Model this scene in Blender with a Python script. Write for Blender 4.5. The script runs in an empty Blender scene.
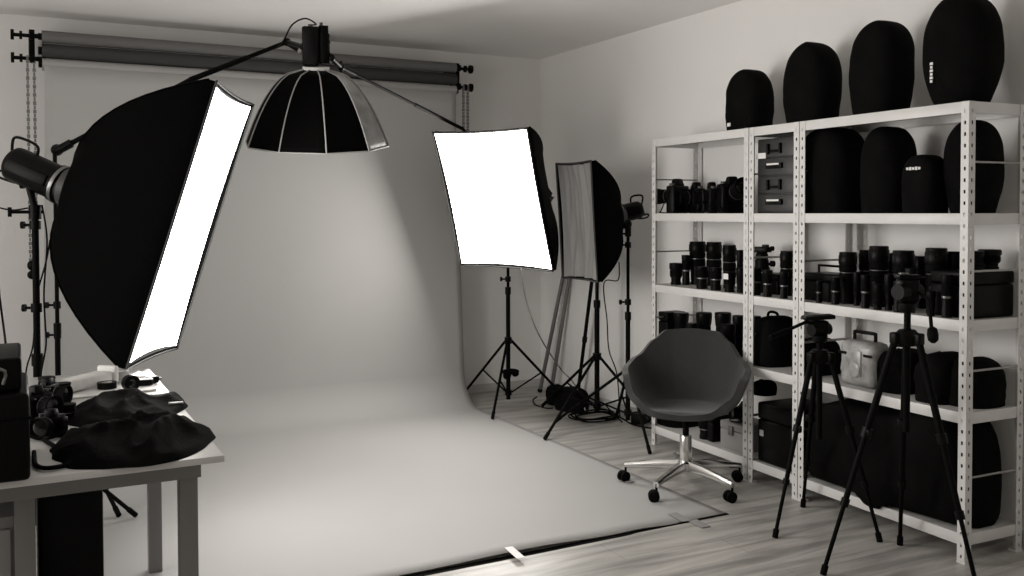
import bpy, bmesh, math, random
from mathutils import Vector, Matrix, noise
PI = math.pi
scene = bpy.context.scene
COL = scene.collection
# ------------------------------------------------------------------ camera
FPX, CZ = 938.53, 1.375
PITCH, ROLL, YAW, SY = 0.026, -0.0023, 0.4872, -51.23
cY, sY = math.cos(YAW), math.sin(YAW)
FW = Vector((sY*math.cos(PITCH), cY*math.cos(PITCH), -math.sin(PITCH)))
R0 = Vector((cY, -sY, 0)); U0 = R0.cross(FW)
RT = R0*math.cos(ROLL) + U0*math.sin(ROLL)
UP = -R0*math.sin(ROLL) + U0*math.cos(ROLL)
CAM = Vector((0, 0, CZ))
def ray(x, y): return FW + RT*((x-512)/FPX) + UP*((288+SY-y)/FPX)
def at(x, y, D): return CAM + ray(x, y)*D
def onz(x, y, z=0.0):
    r = ray(x, y); return CAM + r*((z-CZ)/r.z)
def ony(x, y, Y):
    r = ray(x, y); return CAM + r*(Y/r.y)
def onx(x, y, X):
    r = ray(x, y); return CAM + r*(X/r.x)
cam_d = bpy.data.cameras.new('camera'); cam = bpy.data.objects.new('camera', cam_d); COL.objects.link(cam)
M = Matrix((RT, UP, -FW)).transposed().to_4x4(); M.translation = CAM
cam.matrix_world = M
cam_d.sensor_fit = 'HORIZONTAL'; cam_d.sensor_width = 36; cam_d.lens = FPX*36/1024
cam_d.shift_y = SY/1024
cam_d.clip_start = 0.02
scene.camera = cam

# ------------------------------------------------------------------ materials
TINT = (1.0, .985, .962)
def mat(name, v, rough=.5, metal=0.0, bump=0.0, bscale=80, var=0.0, vscale=6, spec=.5, sheen=0, trans=0, tint=True):
    m = bpy.data.materials.new(name); m.use_nodes = True
    nt = m.node_tree; b = nt.nodes['Principled BSDF']
    c = (v, v, v) if not isinstance(v, tuple) else v
    if tint: c = tuple(a*t for a, t in zip(c, TINT))
    b.inputs['Base Color'].default_value = (*c, 1)
    b.inputs['Roughness'].default_value = rough; b.inputs['Metallic'].default_value = metal
    b.inputs['Specular IOR Level'].default_value = spec
    if sheen: b.inputs['Sheen Weight'].default_value = sheen
    if trans: b.inputs['Transmission Weight'].default_value = trans
    tc = nt.nodes.new('ShaderNodeTexCoord')
    if var:
        n = nt.nodes.new('ShaderNodeTexNoise'); n.inputs['Scale'].default_value = vscale; n.inputs['Detail'].default_value = 4
        r = nt.nodes.new('ShaderNodeMapRange'); r.inputs[1].default_value = .3; r.inputs[2].default_value = .7
        r.inputs[3].default_value = 1-var; r.inputs[4].default_value = 1+var
        mx = nt.nodes.new('ShaderNodeVectorMath'); mx.operation = 'SCALE'; mx.inputs[0].default_value = c
        nt.links.new(tc.outputs['Object'], n.inputs['Vector']); nt.links.new(n.outputs[0], r.inputs[0])
        nt.links.new(r.outputs[0], mx.inputs['Scale']); nt.links.new(mx.outputs[0], b.inputs['Base Color'])
    if bump:
        n = nt.nodes.new('ShaderNodeTexNoise'); n.inputs['Scale'].default_value = bscale; n.inputs['Detail'].default_value = 3
        bp = nt.nodes.new('ShaderNodeBump'); bp.inputs['Strength'].default_value = bump; bp.inputs['Distance'].default_value = .004
        nt.links.new(tc.outputs['Object'], n.inputs['Vector']); nt.links.new(n.outputs[0], bp.inputs['Height']); nt.links.new(bp.outputs[0], b.inputs['Normal'])
    return m
def emit(name, strength):
    m = bpy.data.materials.new(name); m.use_nodes = True; nt = m.node_tree
    b = nt.nodes['Principled BSDF']; b.inputs['Base Color'].default_value = (.8, .8, .8, 1)
    b.inputs['Emission Color'].default_value = (1, .966, .925, 1); b.inputs['Emission Strength'].default_value = strength
    return m
LIT0, LIT1 = 11.0, 11.0
M_ = dict(
 wall=mat('wall_paint', .82, .85, bump=.08, bscale=60, var=.02, vscale=1.5),
 ceil=mat('ceiling_paint', .86, .9, var=.02, vscale=1.2),
 base=mat('baseboard_paint', .55, .5),
 paper=mat('backdrop_paper', .40, .7, var=.015, vscale=2),
 rollg=mat('roll_grey', .12, .6), rolld=mat('roll_dark', .028, .6), rolll=mat('roll_light', .33, .6),
 white=mat('white_metal', .66, .4, var=.03, vscale=12), hole=mat('slot_dark', .02, .8),
 board=mat('shelf_board', .5, .6), steel=mat('rod_steel', .35, .35, .6),
 bfab=mat('black_fabric', .0035, .8, bump=.35, bscale=160, var=.3, vscale=10, spec=.05),
 cloth=mat('black_cloth', .004, .8, bump=.4, bscale=90, var=.3, vscale=16, spec=.025), bnyl=mat('black_nylon', .0015, .6, bump=.3, bscale=60, spec=.015),
 bpl=mat('black_plastic', .0025, .38, bump=.1, bscale=300, spec=.1), bru=mat('black_rubber', .003, .7, spec=.06),
 bme=mat('black_metal', .0025, .6, spec=.06), gpl=mat('grey_plastic', .05, .5), glass=mat('lens_glass', .01, .06),
 silver=mat('silver_ring', .22, .35, .8), chrome=mat('chrome', .72, .2, 1.0), felt=mat('chair_felt', .028, .9, bump=.5, bscale=420, var=.08, vscale=30, sheen=.2),
 tag=mat('white_label', .75, .6), diff=mat('unlit_diffuser', .2, .6, bump=.1, bscale=20), case=mat('grey_case', .28, .5),
 clear=mat('cloudy_plastic', .34, .3, var=.38, vscale=22), tape=mat('white_tape', .8, .5), gtape=mat('grey_tape', .28, .6),
 desk=mat('desk_laminate', .66, .3, var=.02, vscale=3), desk_leg=mat('desk_leg', .2, .5), pap=mat('white_paper', .72, .7, var=.1, vscale=20),
 tube=mat('grey_tube', .16, .4, .3), cab=mat('cabinet_grey', .3, .6), drawer=mat('drawer_plastic', .026, .45), rope=mat('chain_plastic', .16, .5),
 sil_rib=mat('silver_piping', .28, .5), grib=mat('grey_piping', .03, .6), litpan=mat('lit_panel_fabric', .2, .45, .3, bump=.4, bscale=30, var=.35, vscale=14), inner=mat('silver_lining', .7, .35, .4),
 lit0=emit('lit_diffuser_left', LIT0), lit1=emit('lit_diffuser_right', LIT1),
)
def floor_mat():
    m = bpy.data.materials.new('oak_laminate'); m.use_nodes = True; nt = m.node_tree; b = nt.nodes['Principled BSDF']
    tc = nt.nodes.new('ShaderNodeTexCoord')
    br = nt.nodes.new('ShaderNodeTexBrick'); br.offset = .37; br.inputs['Scale'].default_value = 1
    br.inputs['Brick Width'].default_value = 1.3; br.inputs['Row Height'].default_value = .19; br.inputs['Mortar Size'].default_value = .0012
    br.inputs['Color1'].default_value = (.40, .385, .36, 1); br.inputs['Color2'].default_value = (.47, .455, .425, 1); br.inputs['Mortar'].default_value = (.2, .19, .18, 1)
    br.inputs['Mortar Smooth'].default_value = .3
    mp = nt.nodes.new('ShaderNodeMapping'); mp.inputs['Scale'].default_value = (1.1, 9, 1)
    n = nt.nodes.new('ShaderNodeTexNoise'); n.inputs['Scale'].default_value = 1.6; n.inputs['Detail'].default_value = 6; n.inputs['Distortion'].default_value = .6
    r = nt.nodes.new('ShaderNodeMapRange'); r.inputs[1].default_value = .32; r.inputs[2].default_value = .68; r.inputs[3].default_value = .55; r.inputs[4].default_value = 1.2
    mx = nt.nodes.new('ShaderNodeVectorMath'); mx.operation = 'SCALE'
    L = nt.links.new
    L(tc.outputs['Object'], br.inputs['Vector']); L(tc.outputs['Object'], mp.inputs['Vector']); L(mp.outputs[0], n.inputs['Vector'])
    L(n.outputs[0], r.inputs[0]); L(br.outputs['Color'], mx.inputs[0]); L(r.outputs[0], mx.inputs['Scale']); L(mx.outputs[0], b.inputs['Base Color'])
    b.inputs['Roughness'].default_value = .38
    return m
M_['floor'] = floor_mat()

# ------------------------------------------------------------------ mesh helpers
def frame(loc, z=None, x=None):
    """4x4 whose local z follows z"""
    if z is None: return Matrix.Translation(loc)
    z = Vector(z).normalized(); x = Vector(x) if x is not None else (Vector((0, 0, 1)).cross(z) if abs(z.z) < .95 else Vector((1, 0, 0)))
    y = z.cross(x).normalized(); x = y.cross(z).normalized()
    m = Matrix((x, y, z)).transposed().to_4x4(); m.translation = Vector(loc); return m
def rotz(a): return Matrix.Rotation(a, 4, 'Z')
class MB:
    def __init__(s): s.bm = bmesh.new(); s.mi = 0
    def _f(s, vs):
        try: f = s.bm.faces.new(vs); f.material_index = s.mi; return f
        except ValueError: return None
    def box(s, c, size, m=None, bev=0.0, taper=1.0):
        m = m or Matrix.Identity(4); hx, hy, hz = [a/2 for a in size]; c = Vector(c)
        t = bmesh.new(); v = []
        for z in (-1, 1):
            k = taper if z > 0 else 1
            for x, y in ((-1, -1), (1, -1), (1, 1), (-1, 1)): v.append(t.verts.new((x*hx*k, y*hy*k, z*hz)))
        for q in ((3, 2, 1, 0), (4, 5, 6, 7), (0, 1, 5, 4), (1, 2, 6, 5), (2, 3, 7, 6), (3, 0, 4, 7)): t.faces.new([v[i] for i in q])
        if bev > 0: bmesh.ops.bevel(t, geom=t.edges[:], offset=min(bev, min(hx, hy, hz)*.9), segments=3 if bev > .006 else 2, affect='EDGES', profile=.5)
        s.merge(t, m @ Matrix.Translation(c)); return s
    def merge(s, t, m):
        mp = {}
        for v in t.verts: mp[v] = s.bm.verts.new(m @ v.co)
        for f in t.faces: s._f([mp[v] for v in f.verts])
        t.free()
    def rings(s, rings, closed=True, cap0=True, cap1=True):
        R = [[s.bm.verts.new(p) for p in r] for r in rings]; n = len(R[0])
        for a, b in zip(R, R[1:]):
            for i in range(n if closed else n-1):
                j = (i+1) % n; s._f([a[i], a[j], b[j], b[i]])
        if cap0 and closed: s._f(R[0][::-1])
        if cap1 and closed: s._f(R[-1])
        return R
    def lathe(s, prof, m=None, n=20, cap0=True, cap1=True):
        m = m or Matrix.Identity(4)
        s.rings([[m @ Vector((max(r, 1e-4)*math.cos(2*PI*i/n), max(r, 1e-4)*math.sin(2*PI*i/n), z)) for i in range(n)] for r, z in prof], True, cap0, cap1); return s
    def cyl(s, a, b, r, r2=None, n=12):
        a, b = Vector(a), Vector(b); d = b-a
        s.lathe([(r, 0), (r if r2 is None else r2, d.length)], frame(a, d), n); return s
    def tube(s, pts, r, n=8, rad=None):
        pts = [Vector(p) for p in pts]; rs = []; x = None
        for i, p in enumerate(pts):
            d = (pts[min(i+1, len(pts)-1)]-pts[max(i-1, 0)]).normalized()
            if x is None: x = Vector((0, 0, 1)).cross(d) if abs(d.z) < .9 else Vector((1, 0, 0)).cross(d)
            x = (x - d*x.dot(d)).normalized(); y = d.cross(x)
            rr = rad[i] if rad else r
            rs.append([p + (x*math.cos(2*PI*k/n)+y*math.sin(2*PI*k/n))*rr for k in range(n)])
        s.rings(rs); return s
    def sph(s, c, r, m=None, n=14, k=8, sc=(1, 1, 1)):
        m = m or Matrix.Identity(4)
        s.rings([[m @ (Vector(c)+Vector((r*sc[0]*math.sin(PI*max(.02, min(.98, j/k)))*math.cos(2*PI*i/n), r*sc[1]*math.sin(PI*max(.02, min(.98, j/k)))*math.sin(2*PI*i/n), -r*sc[2]*math.cos(PI*j/k)))) for i in range(n)] for j in range(k+1)]); return s
    def build(s, name, m, parent=None, smooth=True, ang=38, loc=None, mods=()):
        bm = s.bm
        bmesh.ops.recalc_face_normals(bm, faces=bm.faces[:])
        if smooth:
            ca = math.radians(ang)
            for f in bm.faces: f.smooth = True
            for e in bm.edges:
                if len(e.link_faces) == 2: e.smooth = e.calc_face_angle(0) < ca
        me = bpy.data.meshes.new(name); bm.to_mesh(me); bm.free()
        for x in (m if isinstance(m, (list, tuple)) else [m]): me.materials.append(M_[x] if isinstance(x, str) else x)
        o = bpy.data.objects.new(name, me); COL.objects.link(o)
        if parent is not None: o.parent = parent
        if loc is not None: o.location = loc
        return o
def tag(o, label, cat, group=None):
    o['label'] = label; o['category'] = cat
    if group: o['group'] = group
    return o
def thing(name, label, cat, m=None, group=None):
    o = bpy.data.objects.new(name, None); COL.objects.link(o); o.empty_display_size = .05
    if m is not None: o.matrix_world = m if isinstance(m, Matrix) else Matrix.Translation(Vector(m))
    return tag(o, label, cat, group)
def struct(o): o['kind'] = 'structure'; return o
def dup(root, m, label=None, group=None):
    r = root.copy(); COL.objects.link(r); r.matrix_world = m if isinstance(m, Matrix) else Matrix.Translation(Vector(m))
    if label: r['label'] = label
    if group: r['group'] = group
    for ch in list(root.children):
        c = ch.copy(); COL.objects.link(c); c.parent = r
        for g in list(ch.children):
            d = g.copy(); COL.objects.link(d); d.parent = c
    return r
def bez(p0, p1, p2, p3, n=16):
    p0, p1, p2, p3 = map(Vector, (p0, p1, p2, p3)); o = []
    for i in range(n+1):
        t = i/n; o.append(p0*(1-t)**3+p1*3*t*(1-t)**2+p2*3*t*t*(1-t)+p3*t**3)
    return o
def spline(P, n=8):
    P = [Vector(p) for p in P]; o = []
    for i in range(len(P)-1):
        a = P[max(i-1, 0)]; b = P[i]; c = P[i+1]; d = P[min(i+2, len(P)-1)]
        for k in range(n):
            t = k/n; o.append(.5*((2*b)+(c-a)*t+(2*a-5*b+4*c-d)*t*t+(3*b-a-3*c+d)*t**3))
    o.append(P[-1]); return o

# ------------------------------------------------------------------ room
WX, WY, CH = 3.665, 6.44, 2.575
LX, FY = -2.2, -1.6
def slab(name, c, size, m): return struct(MB().box(c, size).build(name, m, smooth=False))
slab('floor', ((WX+LX)/2, (WY+FY)/2, -.05), (WX-LX+.2, WY-FY+.2, .1), 'floor')
slab('ceiling', ((WX+LX)/2, (WY+FY)/2, CH+.05), (WX-LX+.2, WY-FY+.2, .1), 'ceil')
slab('wall_back', ((WX+LX)/2, WY+.05, CH/2), (WX-LX+.2, .1, CH), 'wall')
slab('wall_right', (WX+.05, (WY+FY)/2, CH/2), (.1, WY-FY, CH), 'wall')
W0, W1, Z0, Z1 = 1.6, 4.6, .85, 2.3
b = MB(); b.box((LX-.05, (FY+W0)/2, CH/2), (.1, W0-FY, CH)); b.box((LX-.05, (WY+W1)/2, CH/2), (.1, WY-W1, CH))
b.box((LX-.05, (W0+W1)/2, Z0/2), (.1, W1-W0, Z0)); b.box((LX-.05, (W0+W1)/2, (Z1+CH)/2), (.1, W1-W0, CH-Z1)); struct(b.build('wall_left', 'wall', smooth=False))
b = MB()
for y in (W0+.03, (W0+W1)/2, W1-.03): b.box((LX-.05, y, (Z0+Z1)/2), (.06, .06, Z1-Z0))
for z in (Z0+.03, Z1-.03): b.box((LX-.05, (W0+W1)/2, z), (.06, W1-W0, .06))
struct(b.build('added_window_1', 'base', smooth=False))  # added window, out of view, there to carry the room's fill light
ld = bpy.data.lights.new('added_fill_light', 'AREA'); ld.shape = 'RECTANGLE'; ld.size = Z1-Z0; ld.size_y = W1-W0; ld.energy = 54; ld.color = (1, .966, .93)  # added area light that lifts the walls and ceiling
lo = bpy.data.objects.new('added_fill_light', ld); COL.objects.link(lo); lo.matrix_world = frame((LX-.12, (W0+W1)/2, (Z0+Z1)/2), (-1, 0, 0), (0, 0, 1))
slab('wall_front', ((WX+LX)/2, FY-.05, CH/2), (WX-LX+.2, .1, CH), 'wall')
slab('baseboard_back', ((WX+LX)/2, WY-.006, .03), (WX-LX, .012, .06), 'base')
slab('baseboard_right', (WX-.006, (WY+FY)/2, .03), (.012, WY-FY-.03, .06), 'base')

# ------------------------------------------------------------------ backdrop
BY = 6.15; BX0, BX1 = .155, 2.80
def roll(z, r, m, label, x0=BX0, x1=BX1):
    t = thing('backdrop_roll', label, 'backdrop roll', (x0, BY, z), 'paper rolls on the wall brackets')
    MB().cyl((0, 0, 0), (x1-x0, 0, 0), r, n=28).build('paper_roll', m, t)
    for x in (-.02, x1-x0+.02-.03): MB().cyl((x, 0, 0), (x+.03, 0, 0), r*.55, n=16).build('core_tube', 'bpl', t)
    return t
roll(2.407, .036, 'rollg', 'dark grey paper roll, topmost of the three under the ceiling')
roll(2.325, .043, 'rolld', 'near-black paper roll between the two grey rolls')
low = roll(2.246, .037, 'rolll', 'light grey roll, lowest of the three, feeding the hanging backdrop sheet')
# hanging + sweeping sheet
def backdrop():
    b = MB(); path = []
    yw = BY-.037
    for z in [2.235-.1*i for i in range(0, 19)]: path.append((yw, z, 0))
    Rr = .24; zc = Rr+.0018
    for i in range(1, 25):
        a = PI/2*i/24; path.append((yw-Rr+Rr*math.cos(a), zc-Rr*math.sin(a), 0))
    y = yw-Rr
    N = 26
    for i in range(1, N+1): path.append((y+(3.29-y)*i/N, .0018, i/N))
    XS = 60; x0, x1 = .13, 2.85
    rows = []
    for (yy, z, f) in path:
        row = []
        for k in range(XS+1):
            u = k/XS; x = BX0+.01+(BX1-BX0-.02)*u
            g = max(0, min(1, (2.0-z)/1.9)); x = x*(1-g)+(x0+(x1-x0)*u)*g
            dz = 0
            if f > .86:
                lift = math.exp(-((u-.62)/.13)**2)*.022+math.exp(-((u-.35)/.16)**2)*.012+math.exp(-((u-.82)/.04)**2)*.009
                dz = lift*.75*((f-.86)/.14)**1.4
            dz2 = .0012*noise.noise(Vector((x*2, yy*2, z*2)))
            row.append(Vector((x, yy+(dz2*3 if z > .3 else 0), z+dz+abs(dz2)*(.25 if z < .3 else 0))))
        rows.append(row)
    b.rings(rows, closed=False)
    o = b.build('backdrop_sheet', 'paper', ang=80)
    md = o.modifiers.new('s', 'SOLIDIFY'); md.thickness = .0012; md.offset = 1
    return tag(o, 'light grey seamless paper sheet hanging down and sweeping across the floor', 'backdrop')
backdrop()
def bracket(x, sgn, label, chain_x, zend):
    t = thing('roll_bracket', label, 'wall bracket', (x, BY, 2.34), 'roller brackets at the ends of the rolls')
    b = MB()
    b.box((0, .12, .03), (.03, .235, .15), bev=.004)
    for dz in (.067, -.065): b.box((0, 0, dz), (.028, .06, .045), bev=.006)
    b.build('bracket_plate', 'bme', t)
    for dz in (.067, -.065):
        k = MB().cyl((-.0*sgn, 0, dz), (.105*sgn, 0, dz), .011)
        k.cyl((.092*sgn, 0, dz), (.11*sgn, 0, dz), .03, n=18); k.cyl((.05*sgn, 0, dz), (.065*sgn, 0, dz), .024, n=18)
        k.cyl((-.07*sgn, 0, dz), (0, 0, dz), .014); k.cyl((-.07*sgn, 0, dz), (-.055*sgn, 0, dz), .02)
        k.build('spindle', 'bpl', t)
    c = MB(); zt = -.06
    for s in (-.017, .017):
        z = zt; i = 0
        while z > zend-2.34+(.0 if s < 0 else .1):
            c.box((chain_x-x+s, -.01, z), (.017 if i % 2 else .011, .011 if i % 2 else .017, .021)); z -= .024; i += 1
    c.build('pull_chain', 'rope', t)
    w = MB().sph((chain_x-x-.01, -.01, zend-2.34-.02), .026, sc=(1, .8, 1.2)); w.lathe([(.018, 0), (.026, .005), (.026, .012), (.018, .017)], frame((chain_x-x-.01, -.018, zend-2.34-.075), (0, 1, 0)))
    w.build('chain_weight', 'bpl', t)
    return t
pL = ony(32, 45, BY); bracket(pL.x, -1, 'black roller bracket with hanging chains at the left end of the rolls', ony(31, 80, BY).x, ony(28, 262, BY).z)
pR = ony(458, 80, BY); bracket(pR.x+.0, 1, 'black roller bracket with hanging chain at the right end of the rolls', ony(465, 100, BY).x, 1.75)
# ------------------------------------------------------------------ strobe / softbox / stands
def softbox(label, C, X, Yd, w, h, depth, litmat, group=None, pw=2.0, wrinkle=False, rimw=.012):
    X = Vector(X).normalized(); Y = -Vector(Yd); Y = (Y-X*Y.dot(X)).normalized(); N = X.cross(Y)
    m = Matrix((X, Y, N)).transposed().to_4x4(); m.translation = Vector(C)
    m = m @ Matrix.Translation((0, 0, -.028)); t = thing('softbox', label, 'softbox', m, group)
    def edge(u):  # u 0..1 around the rim, square-ish with slightly bowed-in edges
        k = u*4; s = int(k) % 4; f = k-int(k); bow = .022*4*f*(1-f)
        if s == 0: x, y = -1+2*f, 1-bow*1.0
        elif s == 1: x, y = 1-bow*.8, 1-2*f
        elif s == 2: x, y = 1-2*f, -1+bow*1.0
        else: x, y = -1+bow*.8, -1+2*f
        return x*w/2, y*h/2, f
    NS = 64
    def ringat(v, inset=0.0, z=None):
        r = []; dd = -depth*(1-v**pw) if z is None else z
        for i in range(NS):
            x, y, f = edge(i/NS); a = math.atan2(y, x)
            cx, cy = .075*math.cos(a), .075*math.sin(a)
            rr = v; q = min(1, (v/.55)) if v < .55 else 1
            px = cx*(1-rr)+x*rr; py = cy*(1-rr)+y*rr
            s = 1-.10*math.sin(PI*v)*(4*f*(1-f))  # panels pulled in between the ribs
            r.append(Vector((px*s*(1-inset), py*s*(1-inset), dd)))
        return r
    b = MB(); b.rings([ringat(v) for v in [i/14 for i in range(15)]] + [ringat(1, 0, .03)], cap0=False, cap1=False)
    b.rings([ringat(1, 0, .03), ringat(1, .02, .028), ringat(1, .03, .008)], cap0=False, cap1=False)
    b.build('fabric_shell', 'bnyl', t, ang=60)
    # ribs in the corners
    for k in range(4):
        pts = [ringat(v)[int(k*NS/4)] for v in [i/12 for i in range(13)]]
        MB().tube([p*1.0 for p in pts], .0045, 6).build('corner_rib', 'bnyl' if not wrinkle else 'bnyl', t)
    MB().tube([Vector((*(p*1.003).xy, p.z)) for p in ringat(1, 0, .031)] + [ringat(1, 0, .031)[0]], .005, 6).build('rim_piping', 'grib', t)
    # diffuser
    d = MB(); G = 36; rows = []
    for j in range(G+1):
        row = []
        for i in range(G+1):
            u, v = i/G*2-1, j/G*2-1
            bx = 1-.022*(1-v*v)*.8*abs(u)**3; by = 1-.022*(1-u*u)*abs(v)**3
            z = .012+.012*(u*u*v*v)
            if wrinkle: z += .034*noise.noise(Vector((u*2.6, v*.6, 3)))*(1-u*u)+.02*noise.noise(Vector((u*6, v*1.3, 9)))*(1-u*u)-.03*(1-u*u)*(1-v*v)
            row.append(Vector((u*bx*w/2*.972, v*by*h/2*.975, z)))
        rows.append(row)
    d.rings(rows, closed=False); d.build('front_diffuser', litmat, t, ang=70)
    MB().lathe([(.078, -depth-.03), (.08, -depth-.005), (.08, -depth+.01), (.06, -depth+.01), (.06, -depth-.03)], n=28, cap0=False, cap1=False).build('speed_ring', 'gpl', t)
    return t, m
def strobe(label, m, depth, L=.26, r=.062, handle=True, group='studio flash heads'):
    t = thing('strobe_light', label, 'studio flash', m @ Matrix.Translation((0, 0, -depth-.03)), group)
    b = MB().lathe([(.05, 0), (r*1.08, -.004), (r*1.1, -.03), (r, -.036), (r, -L+.03), (r*.96, -L+.012), (r*.8, -L)], n=24)
    for k in range(-3, 4): b.box((r*.98, k*.011, -L*.55), (.006, .004, L*.5))
    b.box((-r*.9, 0, -L*.5), (.03, .05, L*.7), bev=.006)
    b.build('housing', 'bpl', t)
    b = MB().lathe([(r*1.12, -.005), (r*1.14, -.012), (r*1.12, -.02)], n=24, cap0=False, cap1=False); b.build('mount_ring', 'silver', t)
    if handle:
        b = MB(); y = r
        b.tube(spline([(0, y*.8, -L*.62), (0, y+.03, -L*.68), (0, y+.036, -L*.95), (0, y+.02, -L-.03), (0, y*.35, -L-.008)]), .006, 8)
        b.tube(spline([(.0, -y*.6, -L+.01), (0, -y*.75, -L-.04), (0, -y-.004, -L-.028), (0, -y*.98, -L*.8)]), .005, 8); b.build('grip_handle', 'bpl', t)
    b = MB().box((0, 0, -L-.003), (.07, .05, .006), bev=.002); b.cyl((.02, -.035, -L), (.02, -.035, -L-.012), .01); b.build('control_panel', 'gpl', t)
    return t
def stand(label, c, ztop, hub, feet, rb=.017, rt=.011, knobs=(), group='light stands', base_z=.07, pole_top=None):
    t = thing('light_stand', label, 'light stand', (c[0], c[1], 0), group)
    top = Vector(pole_top) - Vector((c[0], c[1], 0)) if pole_top else Vector((0, 0, ztop))
    b = MB().cyl((0, 0, base_z), (0, 0, min(hub+.35, ztop*.75)), rb, n=14)
    z1 = min(hub+.35, ztop*.75)
    b.cyl((0, 0, z1-.01), top, rt, n=12)
    b.build('pole', 'bme', t)
    for (za, zb, rr_) in ((hub-.025, hub+.02, rb*1.7), (base_z+.03, base_z+.065, rb*1.6), (z1-.03, z1+.02, rb*1.35)): MB().cyl((0, 0, za), (0, 0, zb), rr_, n=16).build('collar', 'bpl', t)
    for kz in knobs:
        dz = Vector((-.8, .3, 0)).normalized()
        k = MB().cyl((0, 0, kz-.018), (0, 0, kz+.018), rb*1.3); k.cyl((0, 0, kz), dz*.05+Vector((0, 0, kz)), .006); k.cyl(dz*.042+Vector((0, 0, kz)), dz*.055+Vector((0, 0, kz)), .016, n=10)
        k.build('clamp_knob', 'bpl', t)
    for f in feet:
        f = Vector((f[0]-c[0], f[1]-c[1], .012)); d = f.xy.normalized()
        p0 = Vector((d.x*rb*1.3, d.y*rb*1.3, hub))
        lg = MB().cyl(p0, f, .0095, n=10).build('leg', 'bme', t)
        MB().cyl(f+(p0-f).normalized()*.05, f, .012, n=10).build('rubber_foot', 'bru', lg)
        mid = p0.lerp(f, .52); MB().cyl((d.x*rb*1.3, d.y*rb*1.3, base_z+.045), mid, .006, n=8).build('brace', 'bme', t)
    return t
# big left softbox
SB0, m0 = softbox('large tilted lit softbox with black sides towering over the white desk', (.666, 4.096, 1.322), (.414, .910, -.021), (-.280, .106, -.954), .66, 1.158, .50, 'lit0', 'lit softboxes', pw=2.2)
a0 = m0 @ Vector((0, 0, -.53)); strobe('black flash head with wire handles behind the large left softbox', frame(a0, a0-at(2, 158, 3.92), UP.cross(a0-at(2, 158, 3.92))), -.03, .25, .074)
ap = m0 @ Vector((0, 0, -.60))
cA = onz(35, 480, 0); 
pA = at(35, 212, 3.9)
stand('thick black light stand rising behind the desk at left, holding the large softbox', (pA.x, pA.y), pA.z-.02, .42, [(.465, 4.508), (pA.x-.38, pA.y+.2), (pA.x+.02, pA.y-.42)], .0165, .0135, knobs=[at(35, 185, 3.9).z-.0, at(35, 225, 3.9).z, at(35, 308, 3.9).z])
b = MB(); q = Vector((pA.x, pA.y, pA.z-.03)); b.cyl(q, q+Vector((0, 0, .06)), .024, n=14); b.cyl(q+Vector((0, 0, .05)), m0 @ Vector((-.0, -.05, -.66)), .014, n=12)
b.cyl(q+Vector((-.09, 0, .03)), q+Vector((.03, 0, .03)), .007); b.cyl(q+Vector((-.1, 0, .03)), q+Vector((-.085, 0, .03)), .02)
tag(b.build('tilt_bracket', 'bpl'), 'black tilting bracket between the left stand and its flash head', 'bracket')
# right lit softbox
SB1, m1 = softbox('square lit softbox hanging before the back wall above a thin stand', (2.697, 5.365, 1.45), (.408, -.913, -.018), (.280, .144, -.949), .769, .924, .42, 'lit1', 'lit softboxes', pw=2.0)
a1 = m1 @ Vector((0, 0, -.45)); strobe('black flash head hidden behind the square lit softbox', frame(a1, a1-at(560, 216, 6.15), UP.cross(a1-at(560, 216, 6.15))), -.03, .2, .034, handle=False)
pB = ony(508, 270, 5.78)
stand('thin black light stand under the square lit softbox', (pB.x, pB.y), at(508, 168, 6.0).z, ony(508, 340, 5.78).z, [(2.775, 5.52), (3.50, 5.74), (2.93, 6.33)], .015, .010, knobs=[ony(508, 279, 5.78).z])
q = Vector((pB.x, pB.y, 1.62)); b = MB().cyl(q-Vector((0, 0, .04)), q+Vector((0, 0, .04)), .02); b.cyl(q, m1 @ Vector((0, -.03, -.50)), .012)
tag(b.build('tilt_bracket', 'bpl'), 'black bracket joining the thin stand to the square softbox flash', 'bracket')
b = MB(); p = Vector((pB.x, pB.y, ony(508, 371, 5.78).z)); b.sph(p+Vector((-.0, -.03, .0)), .068, sc=(1, .7, .3)); b.sph(p+Vector((-.03, -.04, -.02)), .032, sc=(1, .6, 1)); b.sph(p+Vector((.035, -.04, -.015)), .028, sc=(1, .6, .8))
tag(b.build('weight_pouch', 'bfab'), 'small black weight pouch hung on the thin stand between its legs', 'weight bag')
# dark softbox
SB2, m2 = softbox('unlit softbox with wrinkled grey front beside the storage rack', (3.041, 4.895, 1.319), (.009, -1, -.002), (.066, .003, -.998), .398, .724, .27, 'diff', None, pw=2.0, wrinkle=True)
a2 = m2 @ Vector((0, .02, -.29)); strobe('black flash head behind the unlit softbox', frame(a2, a2-at(650, 207, 5.95), UP.cross(a2-at(650, 207, 5.95))), -.03, .15, .056)
pC = at(628, 235, 5.85); pCx = ony(628, 300, 4.84)
stand('black light stand holding the unlit softbox near the rack', (pCx.x, pCx.y), 1.27, .38, [(3.159, 4.301), (3.10, 5.25), (3.56, 5.22)], .015, .010, knobs=[1.24, 1.17, ony(628, 302, 4.84).z])
q = Vector((pCx.x, pCx.y, 1.25)); b = MB().cyl(q-Vector((0, 0, .02)), q+Vector((0, 0, .04)), .02); b.cyl(q+Vector((0, 0, .03)), m2 @ Vector((0, -.03, -.33)), .02); b.sph(q+Vector((-.01, 0, .05)), .033)
tag(b.build('tilt_bracket', 'bpl'), 'black tilting bracket under the unlit softbox flash head', 'bracket')
# middle stand without light
pD = ony(597, 300, 5.2)
stand('wide-legged black stand under the unlit softbox, cables round its foot', (pD.x, pD.y), ony(597, 262, 5.2).z, ony(597, 356, 5.2).z, [(2.80, 4.87), (3.50, 4.62), (3.27, 5.72)], .017, .012, base_z=.05)
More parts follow.
